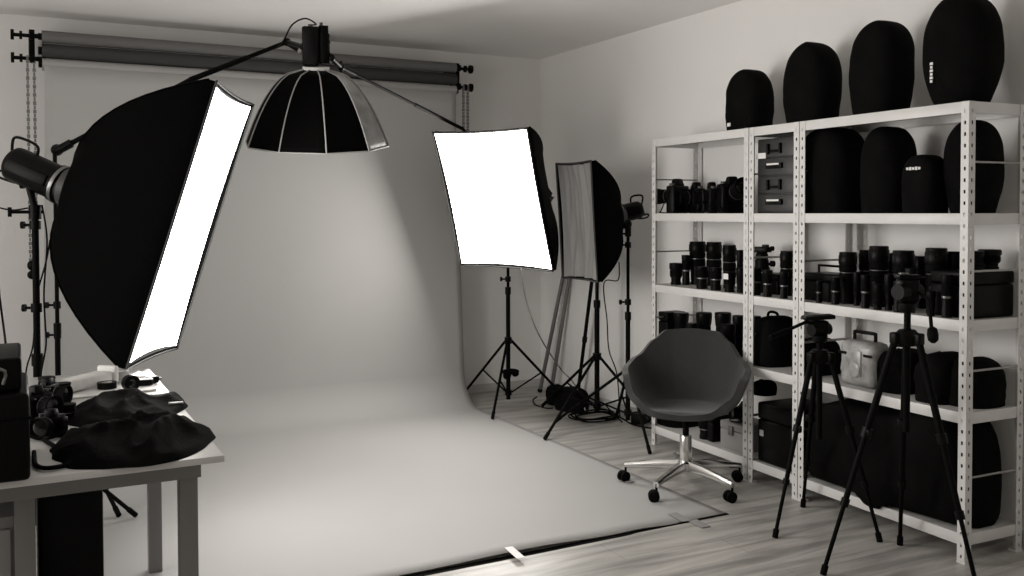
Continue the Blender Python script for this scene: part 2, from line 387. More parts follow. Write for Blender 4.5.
# boom stand behind left softbox
pE = at(57, 300, 4.75)
eT = at(57, 150, 4.75)
stand('slim black boom stand behind the large softbox', (pE.x, pE.y), eT.z, .45, [(.397, 4.545), (pE.x-.45, pE.y+.1), (pE.x+.3, pE.y+.45)], .0135, .010, knobs=[at(57, 335, 4.75).z, at(57, 305, 4.75).z])
# octabox
OC = at(317.5, 144, 4.9)
ax = (Vector((0, 0, -1))+FW*.2-RT*.03).normalized()      # opening direction: down, tilted away
mo = frame(OC, ax, RT)
OT = thing('octabox', 'black ribbed dome-shaped octabox hung from the overhead boom', 'softbox', mo)
Ro, Ho = .371, .385
def dome(v, k, rr=Ro):
    r = .055+(rr-.055)*(v**.45); return r
angs = [math.radians(36*k) for k in range(10)]
b = MB(); rings = []
for j in range(15):
    v = j/14; r = dome(v, 0); ring = []
    for a0 in angs:
        for s in range(6):
            f = s/6; a = a0+f*math.radians(36); pr = r*math.cos(math.radians(18))/math.cos(a-a0-math.radians(18))
            pr *= 1-.008*math.sin(PI*v)*4*f*(1-f)
            ring.append(Vector((pr*math.cos(a), pr*math.sin(a), -Ho*(1-v))))
    rings.append(ring)
b.rings(rings, cap0=False, cap1=False)
for f in b.bm.faces:
    c = f.calc_center_median(); a = math.degrees(math.atan2(c.y, c.x))
    if 0 < a < 36: f.material_index = 1  # right-hand panel: light caught on black fabric, painted as a paler material
o = b.build('dome_fabric', ['bnyl', 'litpan'], OT, ang=50); md = o.modifiers.new('s', 'SOLIDIFY'); md.thickness = .003; md.offset = -1; md.material_offset = 0
for a in angs:
    MB().tube([Vector((dome(v, 0)*1.006*math.cos(a), dome(v, 0)*1.006*math.sin(a), -Ho*(1-v)-.001)) for v in [i/14 for i in range(15)]], .0035, 6).build('rib', 'sil_rib', OT)
pr = [Vector((p.x*1.004, p.y*1.004, p.z+.001)) for p in rings[-1]]
MB().tube(pr+[pr[0]], .0035, 6).build('rim_piping', 'sil_rib', OT)
MB().lathe([(.06, -Ho-.012), (.068, -Ho-.012), (.068, -Ho+.012), (.055, -Ho+.012)], n=24, cap0=False, cap1=False).build('speed_ring', 'tag', OT)
mh = mo @ Matrix.Translation((0, 0, -Ho-.01))
OL = thing('strobe_light', 'black flash head standing upright on top of the octabox', 'studio flash', mh, 'studio flash heads')
MB().box((-.02, 0, -.105), (.085, .085, .2), bev=.012).build('housing', 'bpl', OL)
b = MB(); b.cyl((.042, .0, -.02), (.042, 0, -.17), .03, n=16); b.cyl((.042, 0, -.17), (.042, 0, -.21), .024, n=16); b.cyl((.042, 0, -.06), (.042, 0, -.075), .033, n=16); b.cyl((.042, 0, -.12), (.042, 0, -.135), .033, n=16); b.build('tube_section', 'bme', OL)
b = MB(); b.cyl((-.025, 0, -.2), (-.025, 0, -.215), .012); b.cyl((.03, 0, -.2), (.03, 0, -.225), .008)
for k in (.03, .15): b.box((.075, 0, -k), (.006, .03, .02), bev=.002)
b.build('control_knob', 'gpl', OL)
hp = mh @ Vector((-.06, 0, -.10)); jp = at(287, 42, 4.95); 
b = MB(); b.cyl(hp, jp, .013, n=10); b.sph(jp, .022); b.sph(hp, .022)
b.cyl(jp, at(300, 50, 4.92), .018, n=10)
e0 = at(190, 80, 4.8); e1 = at(66, 146, 4.72)
BO = thing('boom_arm', 'jointed black boom arm carrying the octabox from the left stand', 'boom arm', (eT.x, eT.y, eT.z)); BI = Matrix.Translation(-eT)
def rel(P): return [Vector(p)-eT for p in P]
b.bm.transform(BI); b.build('swivel_joint', 'bpl', BO)
b = MB(); g = rel([jp, e0, e1]); b.tube([g[0], g[1]], .0115, 10); b.tube([g[0].lerp(g[1], .42), g[1]], .0145, 10); b.tube([g[1], g[2]], .0125, 10); b.build('arm_tube', 'bme', BO)
b = MB().cyl(g[2]+(g[2]-g[1]).normalized()*.05, g[2]-(g[2]-g[1]).normalized()*.03, .022, n=14); b.sph(Vector((0, 0, 0)), .03); b.cyl((0, 0, 0), g[2].lerp(g[1], .06), .014); b.build('clamp', 'bpl', BO)
# second boom to the right
k0 = mh @ Vector((.08, 0, -.05)); k1 = at(341, 67, 4.93); k2 = at(463, 129, 6.25); k3 = Vector((pB.x, pB.y, at(508, 168, 6.0).z))
b2 = thing('boom_arm', 'thin black boom arm running down right from the octabox flash head', 'boom arm', k3)
b = MB().tube([k1-k3, k2-k3, ], .0085, 10); b.tube([(k1.lerp(k2, .55))-k3, k2-k3], .0115, 10); b.tube([k2-k3, Vector((0, 0, 0))], .009, 10); b.build('arm_tube', 'bme', b2)
b = MB().sph(k0-k3, .02); b.cyl(k0-k3, k1-k3, .014); b.sph(k1-k3, .02); b.cyl(k1-k3, (k1.lerp(k2, .09))-k3, .016); b.cyl(k1-k3+Vector((0, 0, -.03)), k1-k3+Vector((0, 0, .03)), .007); b.build('swivel_joint', 'bpl', b2); MB().sph(Vector((0, 0, 0)), .028).build('clamp', 'bpl', b2)
# power cord of the octabox head
def cable(name, label, pts, r=.004, m='bru', cat='cable', n=8, group=None):
    return tag(MB().tube(spline(pts, n), r, 6).build(name, m), label, cat, group)
cable('power_cable', 'thin black cable looping over the top of the octabox flash head', [mh @ Vector((-.025, 0, -.21)), at(316, 24, 4.9), at(305, 18.5, 4.9), at(292, 25, 4.92), at(284, 40, 4.92), at(277, 47, 4.9)], .0042)
cable('power_cable', 'thin dark cable hanging from the square softbox to the floor', [at(521, 268, 6.0), at(526, 300, 6.0), at(539, 335, 6.0), ony(560, 368, 5.6), ony(575, 385, 5.5), onz(586, 412, .01)], .0045, 'tube')
cable('power_cable', 'black cable hanging behind the unlit softbox and wide-legged stand', [ony(619, 262, 5.0), ony(618, 280, 5.05), ony(604, 283, 5.1), ony(607, 320, 5.1), ony(609, 350, 5.1), ony(617, 375, 5.1), onz(620, 418, .01)], .004)
cable('power_cable', 'black cable dangling beside the thick left light stand', [at(42, 205, 3.9), at(47, 240, 3.9), at(44, 290, 3.9), at(45, 320, 3.9), at(46, 345, 3.9), at(41, 375, 3.88), at(38, 420, 3.85)], .004)
cable('power_cable', 'black cable slanting left behind the desk to the flash head', [at(50, 240, 4.2), at(46, 262, 4.2), at(36, 300, 4.25), at(33, 345, 4.3), at(26, 372, 4.3), at(24, 420, 4.3)], .004)
cable('power_cable', 'short black cable arching out of frame from the left flash head', [at(28, 208, 3.9), at(15, 210, 3.9), at(5, 209, 3.9), at(-12, 205, 3.9)], .0035)
cable('power_cable', 'black cable hanging down at the far left edge above the cases', [at(-3, 270, 3.2), at(0, 300, 3.2), at(4, 330, 3.2), at(7, 356, 2.6)], .004)
# ------------------------------------------------------------------ storage rack
RA, RROT, RY = 3.247, .0342, 2.372
MR = Matrix.Translation((RA, RY, 0)) @ rotz(-RROT)         # local x = depth to the wall, y = along the rack
MRi = MR.inverted()
RD = .335
def rk(px, py, d):
    n = (MR.to_3x3() @ Vector((1, 0, 0))); p0 = MR @ Vector((d, 0, 0)); r = ray(px, py)
    P = CAM + r*((p0-CAM).dot(n)/r.dot(n)); L = MRi @ P; return L.y, P.z, (P-CAM).dot(FW)
BZ = [1.778, 1.345, .928, .568, .092]; SZ = [z+.022 for z in BZ]
def rack(y0, y1, label):
    t = thing('storage_rack', label, 'shelving rack', MR @ Matrix.Translation((0, y0, 0)), 'white perforated steel racks')
    W = y1-y0; fw = .036; th = .0018
    def flange(b, origin, du, dn, holes):
        # strip along z with a slotted middle column; du: width direction, dn: thickness direction
        cols = [0, fw*.38, fw*.62, fw]; zs = [0]; pitch = .0445; z = .02
        while z+.014 < 1.8: zs += [z, z+.014]; z += pitch
        zs.append(1.8)
        def P(c, z, o): return origin+du*c+Vector((0, 0, z))+dn*o
        for o in (0, th):
            vs = {}
            for i, z in enumerate(zs):
                for j, c in enumerate(cols): vs[i, j] = b.bm.verts.new(P(c, z, o))
            for i in range(len(zs)-1):
                for j in range(3):
                    if j == 1 and i % 2 == 1: continue
                    b._f([vs[i, j], vs[i, j+1], vs[i+1, j+1], vs[i+1, j]])
        for c in (0, fw):
            b._f([b.bm.verts.new(P(c, 0, 0)), b.bm.verts.new(P(c, 0, th)), b.bm.verts.new(P(c, 1.8, th)), b.bm.verts.new(P(c, 1.8, 0))])
        b._f([b.bm.verts.new(P(0, 1.8, 0)), b.bm.verts.new(P(0, 1.8, th)), b.bm.verts.new(P(fw, 1.8, th)), b.bm.verts.new(P(fw, 1.8, 0))])
    for (cx, cy, sx, sy) in ((0, .001, 1, 1), (0, W-.001, 1, -1), (RD, .001, -1, 1), (RD, W-.001, -1, -1)):
        b = MB(); o = Vector((cx, cy, 0))
        flange(b, o, Vector((0, sy, 0)), Vector((sx, 0, 0)), 1); flange(b, o, Vector((sx, 0, 0)), Vector((0, sy, 0)), 1)
        # normals of thin sheets are fine either way
        me_o = b.build('post', 'white', t, smooth=False)
        MB().box((cx+sx*.017, cy+sy*.017, .004), (.038, .038, .008)).build('foot_plug', 'white', me_o)
    for z in BZ:
        hh = .044
        for x in (.0035, RD-.0035): MB().box((x, W/2, z), (.003, W-.008, hh), bev=.001).build('beam', 'white', t)
        for y in (.0055, W-.0055): MB().box((RD/2, y, z), (RD-.012, .003, hh), bev=.001).build('side_beam', 'white', t)
        b = MB().box((RD/2, W/2, z+.018), (RD-.012, W-.014, .008)); b.build('shelf_board', 'board', t)
    for za, zb in zip(BZ, BZ[1:]):
        zm = (za+zb)/2+.005
        for y in (.007, W-.007): MB().cyl((.015, y, zm), (RD-.015, y, zm), .0045, n=8).build('side_rod', 'steel', t)
    return t
Y1, Y2, Y3 = .917, 1.276, 2.135
rack(0, Y1-.0005, 'white steel shelving rack nearest the camera, tripods before it')
rack(Y1+.0005, Y2-.0005, 'narrow white steel shelving rack in the middle, holding the drawer tower')
rack(Y2+.0005, Y3, 'white steel shelving rack farthest from the camera, behind the chair')
def rm(y, d, z, rot=0.0): return MR @ Matrix.Translation((d, y, z)) @ rotz(rot)
random.seed(7)
# --- lenses
def lens(label, px, wpx, top, d, sh, style=0, group=None, y=None):
    yy, zt, D = rk(px, top, d)
    if y is not None: yy = y
    r = wpx*D/FPX/2; z0 = SZ[sh]; H = max(.04, zt-z0)
    return lens_at(label, rm(yy, d, z0, random.uniform(0, 6)), r, H, style, group)
def grooved(r, z0, z1, dz=.0045):
    n = max(2, int((z1-z0)/dz)); o = []
    for i in range(n): z = z0+(z1-z0)*i/n; w = (z1-z0)/n; o += [(r, z), (r, z+w*.55), (r*.95, z+w*.65), (r*.95, z+w*.95)]
    return o
def lens_at(label, m, r, H, style=0, group=None):
    t = thing('camera_lens', label, 'camera lens', m, group)
    if style == 0:    # short zoom standing on rear cap
        prof = [(r*.78, 0), (r*.78, H*.12), (r*.7, H*.13), (r*.72, H*.3), (r*.86, H*.34), (r*.86, H*.4)]
        MB().lathe(prof, n=24).build('rear_barrel', 'bpl', t)
        MB().lathe([(r*.86, H*.4)]+grooved(r*.93, H*.41, H*.66)+[(r*.88, H*.67)], n=30).build('focus_ring', 'bru', t)
        MB().lathe([(r*.88, H*.67), (r*.9, H*.69), (r, H*.75), (r, H*.93), (r*.97, H*.93)], n=24).build('front_barrel', 'bpl', t)
        MB().lathe([(r*.96, H*.93), (r*.97, H*.985), (r*.9, H)], n=24).build('lens_cap', 'bpl', t)
    elif style == 1:  # tall telephoto
        MB().lathe([(r*.84, 0), (r*.84, H*.06), (r*.78, H*.07), (r*.8, H*.3), (r*.88, H*.36), (r*.88, H*.42)], n=24).build('rear_barrel', 'bpl', t)
        MB().lathe([(r*.88, H*.42)]+grooved(r*.94, H*.43, H*.58)+[(r*.88, H*.59)], n=30).build('zoom_ring', 'bru', t)
        MB().lathe([(r*.82, H*.59), (r*.84, H*.62)]+grooved(r*.96, H*.64, H*.74)+[(r*.9, H*.745)], n=30).build('focus_ring', 'bru', t)
        MB().lathe([(r*.88, H*.595), (r*.9, H*.6), (r*.9, H*.608), (r*.88, H*.612)], n=24).build('trim_ring', 'silver', t)
        MB().lathe([(r*.9, H*.745), (r*.97, H*.77), (r, H*.82), (r*.99, H*.93), (r*.93, H*.945), (r*.92, H*.99), (r*.86, H)], n=24).build('lens_hood', 'bpl', t)
    elif style == 2:  # small prime with silver ring
        MB().lathe([(r*.85, 0), (r*.85, H*.2), (r*.78, H*.22), (r*.8, H*.45)], n=24).build('rear_barrel', 'bpl', t)
        MB().lathe([(r*.82, H*.45), (r*.87, H*.46), (r*.87, H*.5), (r*.82, H*.51)], n=24).build('trim_ring', 'silver', t)
        MB().lathe([(r*.9, H*.51)]+grooved(r*.97, H*.53, H*.8)+[(r*.9, H*.82)], n=30).build('focus_ring', 'bru', t)
        MB().lathe([(r*.9, H*.82), (r*.93, H*.84), (r, H*.9), (r*.98, H)], n=24).build('lens_cap', 'bpl', t)
    else:             # petal / wide hood on top
        MB().lathe([(r*.78, 0), (r*.78, H*.15), (r*.72, H*.17), (r*.74, H*.4), (r*.8, H*.45), (r*.8, H*.5)], n=24).build('rear_barrel', 'bpl', t)
        MB().lathe([(r*.8, H*.5), (r*.84, H*.51), (r*.84, H*.64), (r*.8, H*.65)], n=30).build('focus_ring', 'bru', t)
        MB().lathe([(r*.8, H*.65), (r*.9, H*.68), (r*1.0, H*.9), (r*1.0, H*.97), (r*.93, H), (r*.5, H*.995)], n=28).build('lens_hood', 'bpl', t)
    return t
GL = 'lenses on the lens shelf'; GL4 = 'lenses on the shelf behind the chair'
for a in [
 ('squat black lens at the far left end of the lens shelf', 676, 13.5, 263, .10, 2, 0, GL),
 ('slim black lens just right of the squat one at the far left', 686, 9, 255, .14, 2, 2, GL),
 ('tallest lens of the far bay, wide black telephoto at the back', 697.5, 17, 241.5, .22, 2, 1, GL),
 ('tall black lens right of the widest telephoto in the far bay', 714, 16, 242, .24, 2, 1, GL),
 ('small black lens standing in front of the wide telephoto', 702, 13, 266.5, .05, 2, 2, GL),
 ('narrow black lens with silver ring left of the white-labelled lens', 716, 12, 267.5, .05, 2, 2, GL),
 ('dark lens behind the white-labelled lens, capped flat on top', 729.5, 14, 245, .20, 2, 1, GL),
 ('slender dark lens against the double post in the far bay', 740, 7, 250, .16, 2, 0, GL),
 ('short thick lens tucked left of the double post', 741, 10, 268, .07, 2, 0, GL),
 ('dark lens at the left of the narrow bay beside the small box', 757, 9, 268, .06, 2, 2, GL),
 ('lens with pale ring standing before the small black box', 767.5, 10, 270, .035, 2, 2, GL),
 ('tall dark lens at the right side of the narrow bay', 787, 14, 251, .17, 2, 1, GL),
 ('slim lens with pale ring in front of the tall narrow-bay lens', 784, 9, 272, .04, 2, 2, GL),
 ('tiny slim lens before the handled box in the near bay', 819, 7, 281, .035, 2, 2, GL),
 ('slender lens at the right corner of the handled box', 835.5, 9, 277, .045, 2, 2, GL),
 ('tall thick lens immediately right of the handled box', 848, 18, 252, .13, 2, 1, GL),
 ('short slim lens with a pale collar before two tall telephotos', 865.5, 9.5, 275, .04, 2, 2, GL),
 ('dark telephoto half hidden behind the broadest lens', 866, 14, 250, .24, 2, 1, GL),
 ('broadest and tallest telephoto in the near bay', 879, 20, 246, .14, 2, 1, GL),
 ('small stubby lens in front of the broadest telephoto', 878, 10, 284, .035, 2, 0, GL),
 ('tall tapering telephoto left of the near tripod head', 903.5, 22, 250.5, .12, 2, 1, GL),
 ('small dark lens directly behind the near tripod head', 898, 9, 281, .035, 2, 2, GL),
 ('wide-hooded lens right of the near tripod head', 936.5, 22, 248, .13, 2, 1, GL),
 ('slim capped lens right of the near tripod head with pale ring', 947, 11, 275, .04, 2, 2, GL),
 ('dark lens peeking left of the front corner post', 954, 13, 251.5, .20, 2, 1, GL),
 ('short lens low beside the near tripod head handle', 931, 9, 291, .035, 2, 0, GL),
 ('dark lens at the back between the two widest telephotos', 891, 13, 253, .25, 2, 0, GL),
 ('medium dark lens at the back right of the tapering telephoto', 921, 14, 256, .25, 2, 1, GL),
 ('short dark lens at the front between slim and stubby lenses', 857, 8, 272, .09, 2, 0, GL),
 ('short dark lens at the front right of the stubby one', 889, 9, 274, .05, 2, 0, GL),
 ('short dark lens before the tapering telephoto, left of the tripod head', 911, 11, 268, .06, 2, 0, GL),
 ('hooded lens at the left on the shelf behind the chair', 681, 16, 312.5, .15, 3, 3, GL4),
 ('hooded lens second from left on the shelf behind the chair', 704, 16, 312.5, .15, 3, 3, GL4),
 ('hooded lens third from left on the shelf behind the chair', 723, 16.5, 312.5, .15, 3, 3, GL4),
 ('hooded lens beside the double post on the shelf behind the chair', 738.5, 12, 315.5, .15, 3, 3, GL4),
 ('low capped lens just above the chair back', 692, 12, 323, .06, 3, 0, GL4),
 ('short dark lens above the right shoulder of the chair back', 728, 15, 324, .06, 3, 0, GL4),
 ('lens at the left of the narrow bay beside the black strap bag', 756, 10, 316, .16, 3, 3, GL4),
]: lens(*a[:7], group=a[7])
lens_at('dark lens lying behind the mid rod at the open rack end', rm(.10, .17, SZ[2]+.19), .035, .075, 0, GL)
lens_at('broad dark lens on the black box at the open rack end', rm(.10, .255, SZ[2]+.19), .045, .08, 0, GL)
tl = rk(730, 274, .04); b = MB().box((0, 0, 0), (.0015, .04, .03)); o = b.build('camera_lens', 'tag')
o.name = 'paper_label'; o.matrix_world = rm(tl[0], .012, tl[1]-.012); tag(o, 'small white label card standing against a lens in the far bay', 'label')
l2 = lens('short lens directly behind the small white label card', 729.5, 13, 272, .05, 2, 0, GL)

# --- cameras
def camera(label, m, s=1.0, grip=True, lensL=.09, lr=.036, tilt=0.0, group='cameras on the upper shelf', name='camera'):
    t = thing(name, label, 'camera', m @ Matrix.Scale(1, 4), group)
    hb = (.145 if grip else .095)*s
    b = MB().box((0, 0, hb/2), (.14*s, .055*s, hb), bev=.01*s); b.box((-.052*s, -.03*s, hb*.5), (.036*s, .04*s, hb*.9), bev=.012*s); b.build('body', 'bpl', t)
    MB().box((0, -.002, hb+.016*s), (.062*s, .055*s, .042*s), bev=.008*s, taper=.7).build('viewfinder', 'bpl', t)
    MB().cyl((.05*s, 0, hb-.003), (.05*s, 0, hb+.012*s), .016*s, n=16).build('dial', 'gpl', t); b = MB(); b.cyl((-.045*s, -.005, hb-.003), (-.045*s, -.005, hb+.012*s), .013*s, n=16); b.build('dial', 'gpl', t)
    ml = Matrix.Translation((0, -.025*s, hb*.62)) @ Matrix.Rotation(PI/2+tilt, 4, 'X')
    b = MB().lathe([(lr*.9, 0), (lr*.9, lensL*.35), (lr, lensL*.4), (lr, lensL*.75), (lr*1.1, lensL*.8), (lr*1.12, lensL), (lr*.98, lensL), (lr*.8, lensL*.86)], ml, n=24); b.build('lens_barrel', 'bru', t)
    MB().lathe([(lr*.92, lensL*.36), (lr*1.02, lensL*.37), (lr*1.02, lensL*.395), (lr*.92, lensL*.4)], ml, n=24, cap0=False, cap1=False).build('lens_ring', 'silver', t)
    MB().lathe([(lr*.82, lensL*.87), (lr*.5, lensL*.9), (.001, lensL*.91)], ml, n=24, cap0=False, cap1=False).build('front_glass', 'glass', t)
    b = MB().tube(spline([(-.07*s, 0, hb*.85), (-.1*s, -.03*s, hb*.5), (-.06*s, -.08*s, .01), (.02, -.1*s, .006), (.09*s, -.04*s, .02), (.075*s, 0, hb*.8)]), .0035, 6); b.build('neck_strap', 'bfab', t)
    return t
z2 = SZ[1]
y_, _, _ = rk(679, 205, .14); camera('black camera pointing left at the far end of the upper shelf', rm(y_, .13, z2, PI+.35), 1.12, True, .12, .042)
y_, _, _ = rk(698, 205, .22); camera('black camera second from the far end of the upper shelf', rm(y_, .21, z2, 4.5), 1.0, True, .09, .038)
y_, _, _ = rk(712, 205, .10); camera('black camera with silver-ringed lens in the middle of the camera row', rm(y_, .10, z2, 4.2), .95, True, .08, .036)
y_, _, _ = rk(733, 205, .15); camera('large black camera with long lens beside the double post', rm(y_, .14, z2, -.3), 1.1, True, .15, .045, tilt=-.3)
def boxthing(name, label, cat, m, size, mt='bpl', bev=.008, group=None, lid=True, handle=None, latch=False, front=-1):
    t = thing(name, label, cat, m, group); sx, sy, sz = size
    lz = sz*.72 if lid else sz
    MB().box((0, 0, lz/2), (sx, sy, lz), bev=bev).build('body', mt, t)
    if lid: MB().box((0, 0, lz+(sz-lz)/2+.001), (sx*1.01, sy*1.01, sz-lz), bev=bev).build('lid', mt, t)
    if handle: 
        w = sy*.35
        MB().tube(spline([(0, -w, sz-.002), (0, -w, sz+handle*.9), (0, -w*.85, sz+handle), (0, w*.85, sz+handle), (0, w, sz+handle*.9), (0, w, sz-.002)], 4), .006, 8).build('handle', 'bpl', t)
    if latch:
        b = MB()
        b.box((-sx/2-.006, 0, lz), (.01, .035, .05), bev=.003); b.box((-sx/2-.01, 0, lz-.002), (.006, .022, .03), bev=.002); b.build('latch', 'silver' if mt == 'case' else 'gpl', t)
    return t
# small box and ball head in the narrow bay, handled box in the near bay
y_, _, _ = rk(772, 270, .17); bx = boxthing('equipment_box', 'small black box carrying a ball head in the narrow bay', 'box', rm(y_, .2, SZ[2]), (.12, .15, .105))
tt = thing('ball_head', 'black tripod ball head standing on the small box, casting a shadow', 'tripod head', rm(rk(762, 250, .2)[0], .2, SZ[2]+.107, .4) @ Matrix.Scale(1.0, 4))
MB().lathe([(.04, 0), (.045, .012), (.036, .03), (.036, .06), (.03, .07), (.02, .071)], n=20).build('pan_base', 'bpl', tt)
MB().lathe([(.03, 0), (.032, .01), (.024, .02), (.026, .05), (.022, .06)], n=20).build('base', 'bme', tt)
MB().sph((0, 0, .082), .034).build('ball', 'bpl', tt)
b = MB().box((0, 0, .118), (.065, .085, .03), bev=.006); b.cyl((0, 0, .08), (0, 0, .11), .013); b.box((.0, -.02, .135), (.03, .03, .02), bev=.004); b.build('clamp_plate', 'bpl', tt)
b = MB().cyl((0, 0, .04), (0, -.06, .045), .008); b.cyl((0, -.05, .045), (0, -.07, .045), .016, n=10); b.cyl((0, 0, .12), (0, -.055, .125), .007); b.cyl((0, -.05, .125), (0, -.065, .125), .013, n=10); b.build('lock_knob', 'bru', tt)
ya, _, _ = rk(803, 280, .10); yb, _, _ = rk(838, 280, .10)
bx = boxthing('equipment_box', 'black handled box on the lens shelf left in the near bay', 'box', rm((ya+yb)/2, .17, SZ[2]), (.16, abs(ya-yb), .13), handle=.035)
boxthing('equipment_box', 'large black box on the lens shelf at the open rack end', 'box', rm(.135, .195, SZ[2]), (.25, .2, .185), 'bpl', .01)
# drawer tower
ya, _, _ = rk(757, 170, .03); yb, _, _ = rk(795, 170, .03)
W = abs(ya-yb); ym = (ya+yb)/2
t = thing('drawer_tower', 'dark plastic tower of four small drawers under the narrow rack top', 'drawers', rm(ym, .17, z2))
hT = .372; MB().box((0, 0, hT/2), (.27, W, hT), bev=.004).build('body', 'drawer', t)
for k in range(4):
    z = .008+(k+.5)*(hT-.016)/4; hh = (hT-.016)/4-.006
    dr = MB().box((-.138, 0, z), (.012, W*.93, hh), bev=.003).build('drawer', 'drawer', t)
    b = MB()
    if k % 2 == 0: b.box((-.148, 0, z+.004), (.02, W*.42, .028), bev=.004)
    else:
        b.box((-.148, -W*.16, z), (.02, .012, hh*.62), bev=.003); b.box((-.148, W*.16, z), (.02, .012, hh*.62), bev=.003); b.box((-.145, 0, z-.012), (.012, W*.28, .014), bev=.003)
    b.build('handle', 'bpl', dr)
    if k % 2 == 0: MB().box((-.159, 0, z+.012), (.002, W*.32, .009)).build('label_strip', 'tag', dr)
MB().box((-.1455, W*.36, .288), (.003, W*.25, .028)).build('paper_label', 'tag', t)
# --- soft bags
def softbag(name, label, m, w, dp, h, ex=2.6, topf=.55, lean=0.0, mt='bfab', seed=0, cat='bag', wr=.034, base=.86, group=None, parts=True, tagpos=None, n=40, k=26, belly=.42, strap=False):
    """local: x depth, y width"""
    t = thing(name, label, cat, m, group)
    def width(v):  # profile
        if v < belly: return base+(1-base)*math.sin(PI/2*v/belly)
        q = (v-belly)/(1-belly); return max(0.0, 1-q**(2.0+topf*2))**(topf)
    b = MB(); rings = []
    for j in range(k+1):
        v = j/k; v = 1-(1-v)**1.5 if v > 0 else 0
        ww = max(.04, width(min(v, .998))); ring = []
        for i in range(n):
            a = 2*PI*i/n; c, s = math.cos(a), math.sin(a)
            cx = abs(c)**(2/ex)*math.copysign(1, c); cy = abs(s)**(2/ex)*math.copysign(1, s)
            nz = noise.noise(Vector((cx*1.6+seed, cy*1.6, v*3)))*wr*1.2-.9*wr*max(0, 1-abs(cy-.35-.12*math.sin(v*4+seed))/.10)*math.sin(PI*v)*(1 if cx < 0 else 0)+noise.noise(Vector((cx*4+seed, cy*4, v*8)))*wr*.5
            kk = 1+nz*(1 if v > .02 else .4)
            ring.append(Vector((cx*dp/2*(.35+.65*ww)*kk, cy*w/2*ww*kk+lean*v*v, v*h)))
        rings.append(ring)
    b.rings(rings); b.build('bag_body', mt, t, ang=50)
    if parts:
        zp = []
        for i in range(21):
            f = i/20; v = .06+f*.93 if True else 0
            zp.append(Vector((-dp*.12*0, (w/2*width(min(v, .995))*1.0)+lean*v*v+.001, v*h)))
        MB().tube(zp, .004, 6).build('zip_seam', 'bnyl', t)
    if strap: MB().tube(spline([(-.02, -w*.22, h*.93), (-.02, -w*.15, h*1.07), (-.02, w*.15, h*1.07), (-.02, w*.22, h*.93)], 6), .007, 8).build('carry_handle', 'bfab', t)
    if tagpos: 
        ty, tz, tw, th = tagpos
        v = tz/h; xx = -dp/2*(.35+.65*width(v))*(1-abs(ty/(w/2))**ex)**(1/ex)*1.02-.004
        bb = MB()
        if th > tw*2: 
            for q in range(6): bb.box((xx, ty, tz-th/2+th*(q+.5)/6), (.003, tw*(.9 if q % 2 else .7), th/6*.72))
        elif tw > th*2:
            for q in range(5): bb.box((xx, ty-tw/2+tw*(q+.5)/5, tz), (.003, tw/5*.72, th*(.9 if q % 2 else .7)))
        else: bb.box((xx, ty, tz), (.003, tw, th))
        bb.build('sewn_label', 'tag', t)
    return t
def bagpx(name, label, x0, x1, top, d, sh, dp, seed, zbot=None, **kw):
    pxm = (x0+x1)/2; y, zt, D = rk(pxm, top, d); ya = rk(x0, top, d)[0]; yb = rk(x1, top, d)[0]
    # width that projects to the given pixels for a round-ish body
    w = (x1-x0)*D/FPX*1.0
    # viewing direction foreshortens; mix with true along-rack span
    w = w*kw.pop('wk', 1.0)
    return softbag(name, label, rm(y, d, SZ[sh] if sh >= 0 else 1.801), w, dp, zt-(SZ[sh] if sh >= 0 else 1.801), seed=seed, **kw)
GB = 'black padded bags on the rack'
bagpx('light_bag', 'smallest black rounded bag on the rack top, white tab at its foot', 726, 773, 70, .15, -1, .2, 1, group=GB, tagpos=(.042, .035, .026, .018), ex=3, topf=.42, base=.9, belly=.35)
bagpx('light_bag', 'egg-shaped black bag second from left on the rack top', 783, 842, 42.5, .15, -1, .22, 2.3, group=GB, ex=2.5, topf=.6, base=.86)
bagpx('light_bag', 'square-shouldered tall black bag third from left on the rack top', 851, 912, 22, .15, -1, .22, 3.9, group=GB, ex=2.8, topf=.45, base=.8, lean=-.012)
bagpx('light_bag', 'biggest black bag on the rack top with upright white label', 925, 1001, -6, .15, -1, .24, 5.1, group=GB, tagpos=(.048, .135, .016, .085), ex=2.4, topf=.55, base=.62)
bagpx('light_bag', 'wide black bag filling the left of the near upper bay', 800, 866, 128, .16, 1, .24, 6, group=GB, ex=3, topf=.35, base=.95, belly=.5)
bagpx('light_bag', 'tall black bag in the middle of the near upper bay', 864, 914, 127, .15, 1, .22, 7.2, group=GB, ex=2.6, topf=.4, base=.92, belly=.45)
bagpx('light_bag', 'short black pouch with white lettering strip in the near upper bay', 905, 946, 155, .09, 1, .14, 8, group=GB, tagpos=(-.002, .185, .075, .015), ex=3.2, topf=.3, base=.98, belly=.5)
bagpx('light_bag', 'tall narrow black bag behind the front corner post', 947, 1001, 120, .17, 1, .2, 9, group=GB, ex=2.4, topf=.5, base=.7, belly=.45, wk=1.0)
# shelf 4 and floor shelf
bagpx('camera_bag', 'lumpy black bag with a strap in the narrow bay behind the pan handle', 758, 794, 316, .16, 3, .24, 11, group=GB, ex=3, topf=.35, base=.98, strap=True, wr=.05)
bagpx('camera_bag', 'low black bag behind the far tripod head', 799, 834, 338, .16, 3, .24, 12, group=GB, ex=3, topf=.35, base=.98, wr=.04)
bagpx('camera_bag', 'slouching black bag between the cloudy case and the corner post', 884, 925, 349, .18, 3, .24, 13, group=GB, ex=2.8, topf=.4, base=.98, wr=.09, strap=True)
bagpx('camera_bag', 'black bag pressed against the inner side of the corner post', 924, 966, 352, .15, 3, .24, 14, group=GB, ex=2.8, topf=.45, base=.98, wr=.06, wk=1.0)
softbag('camera_bag', 'dome-shaped black bag at the open rack end beside the wall', rm(.12, .2, SZ[3]), .2, .24, .19, ex=2.4, topf=.5, base=.98, seed=15, wr=.03, group=GB)
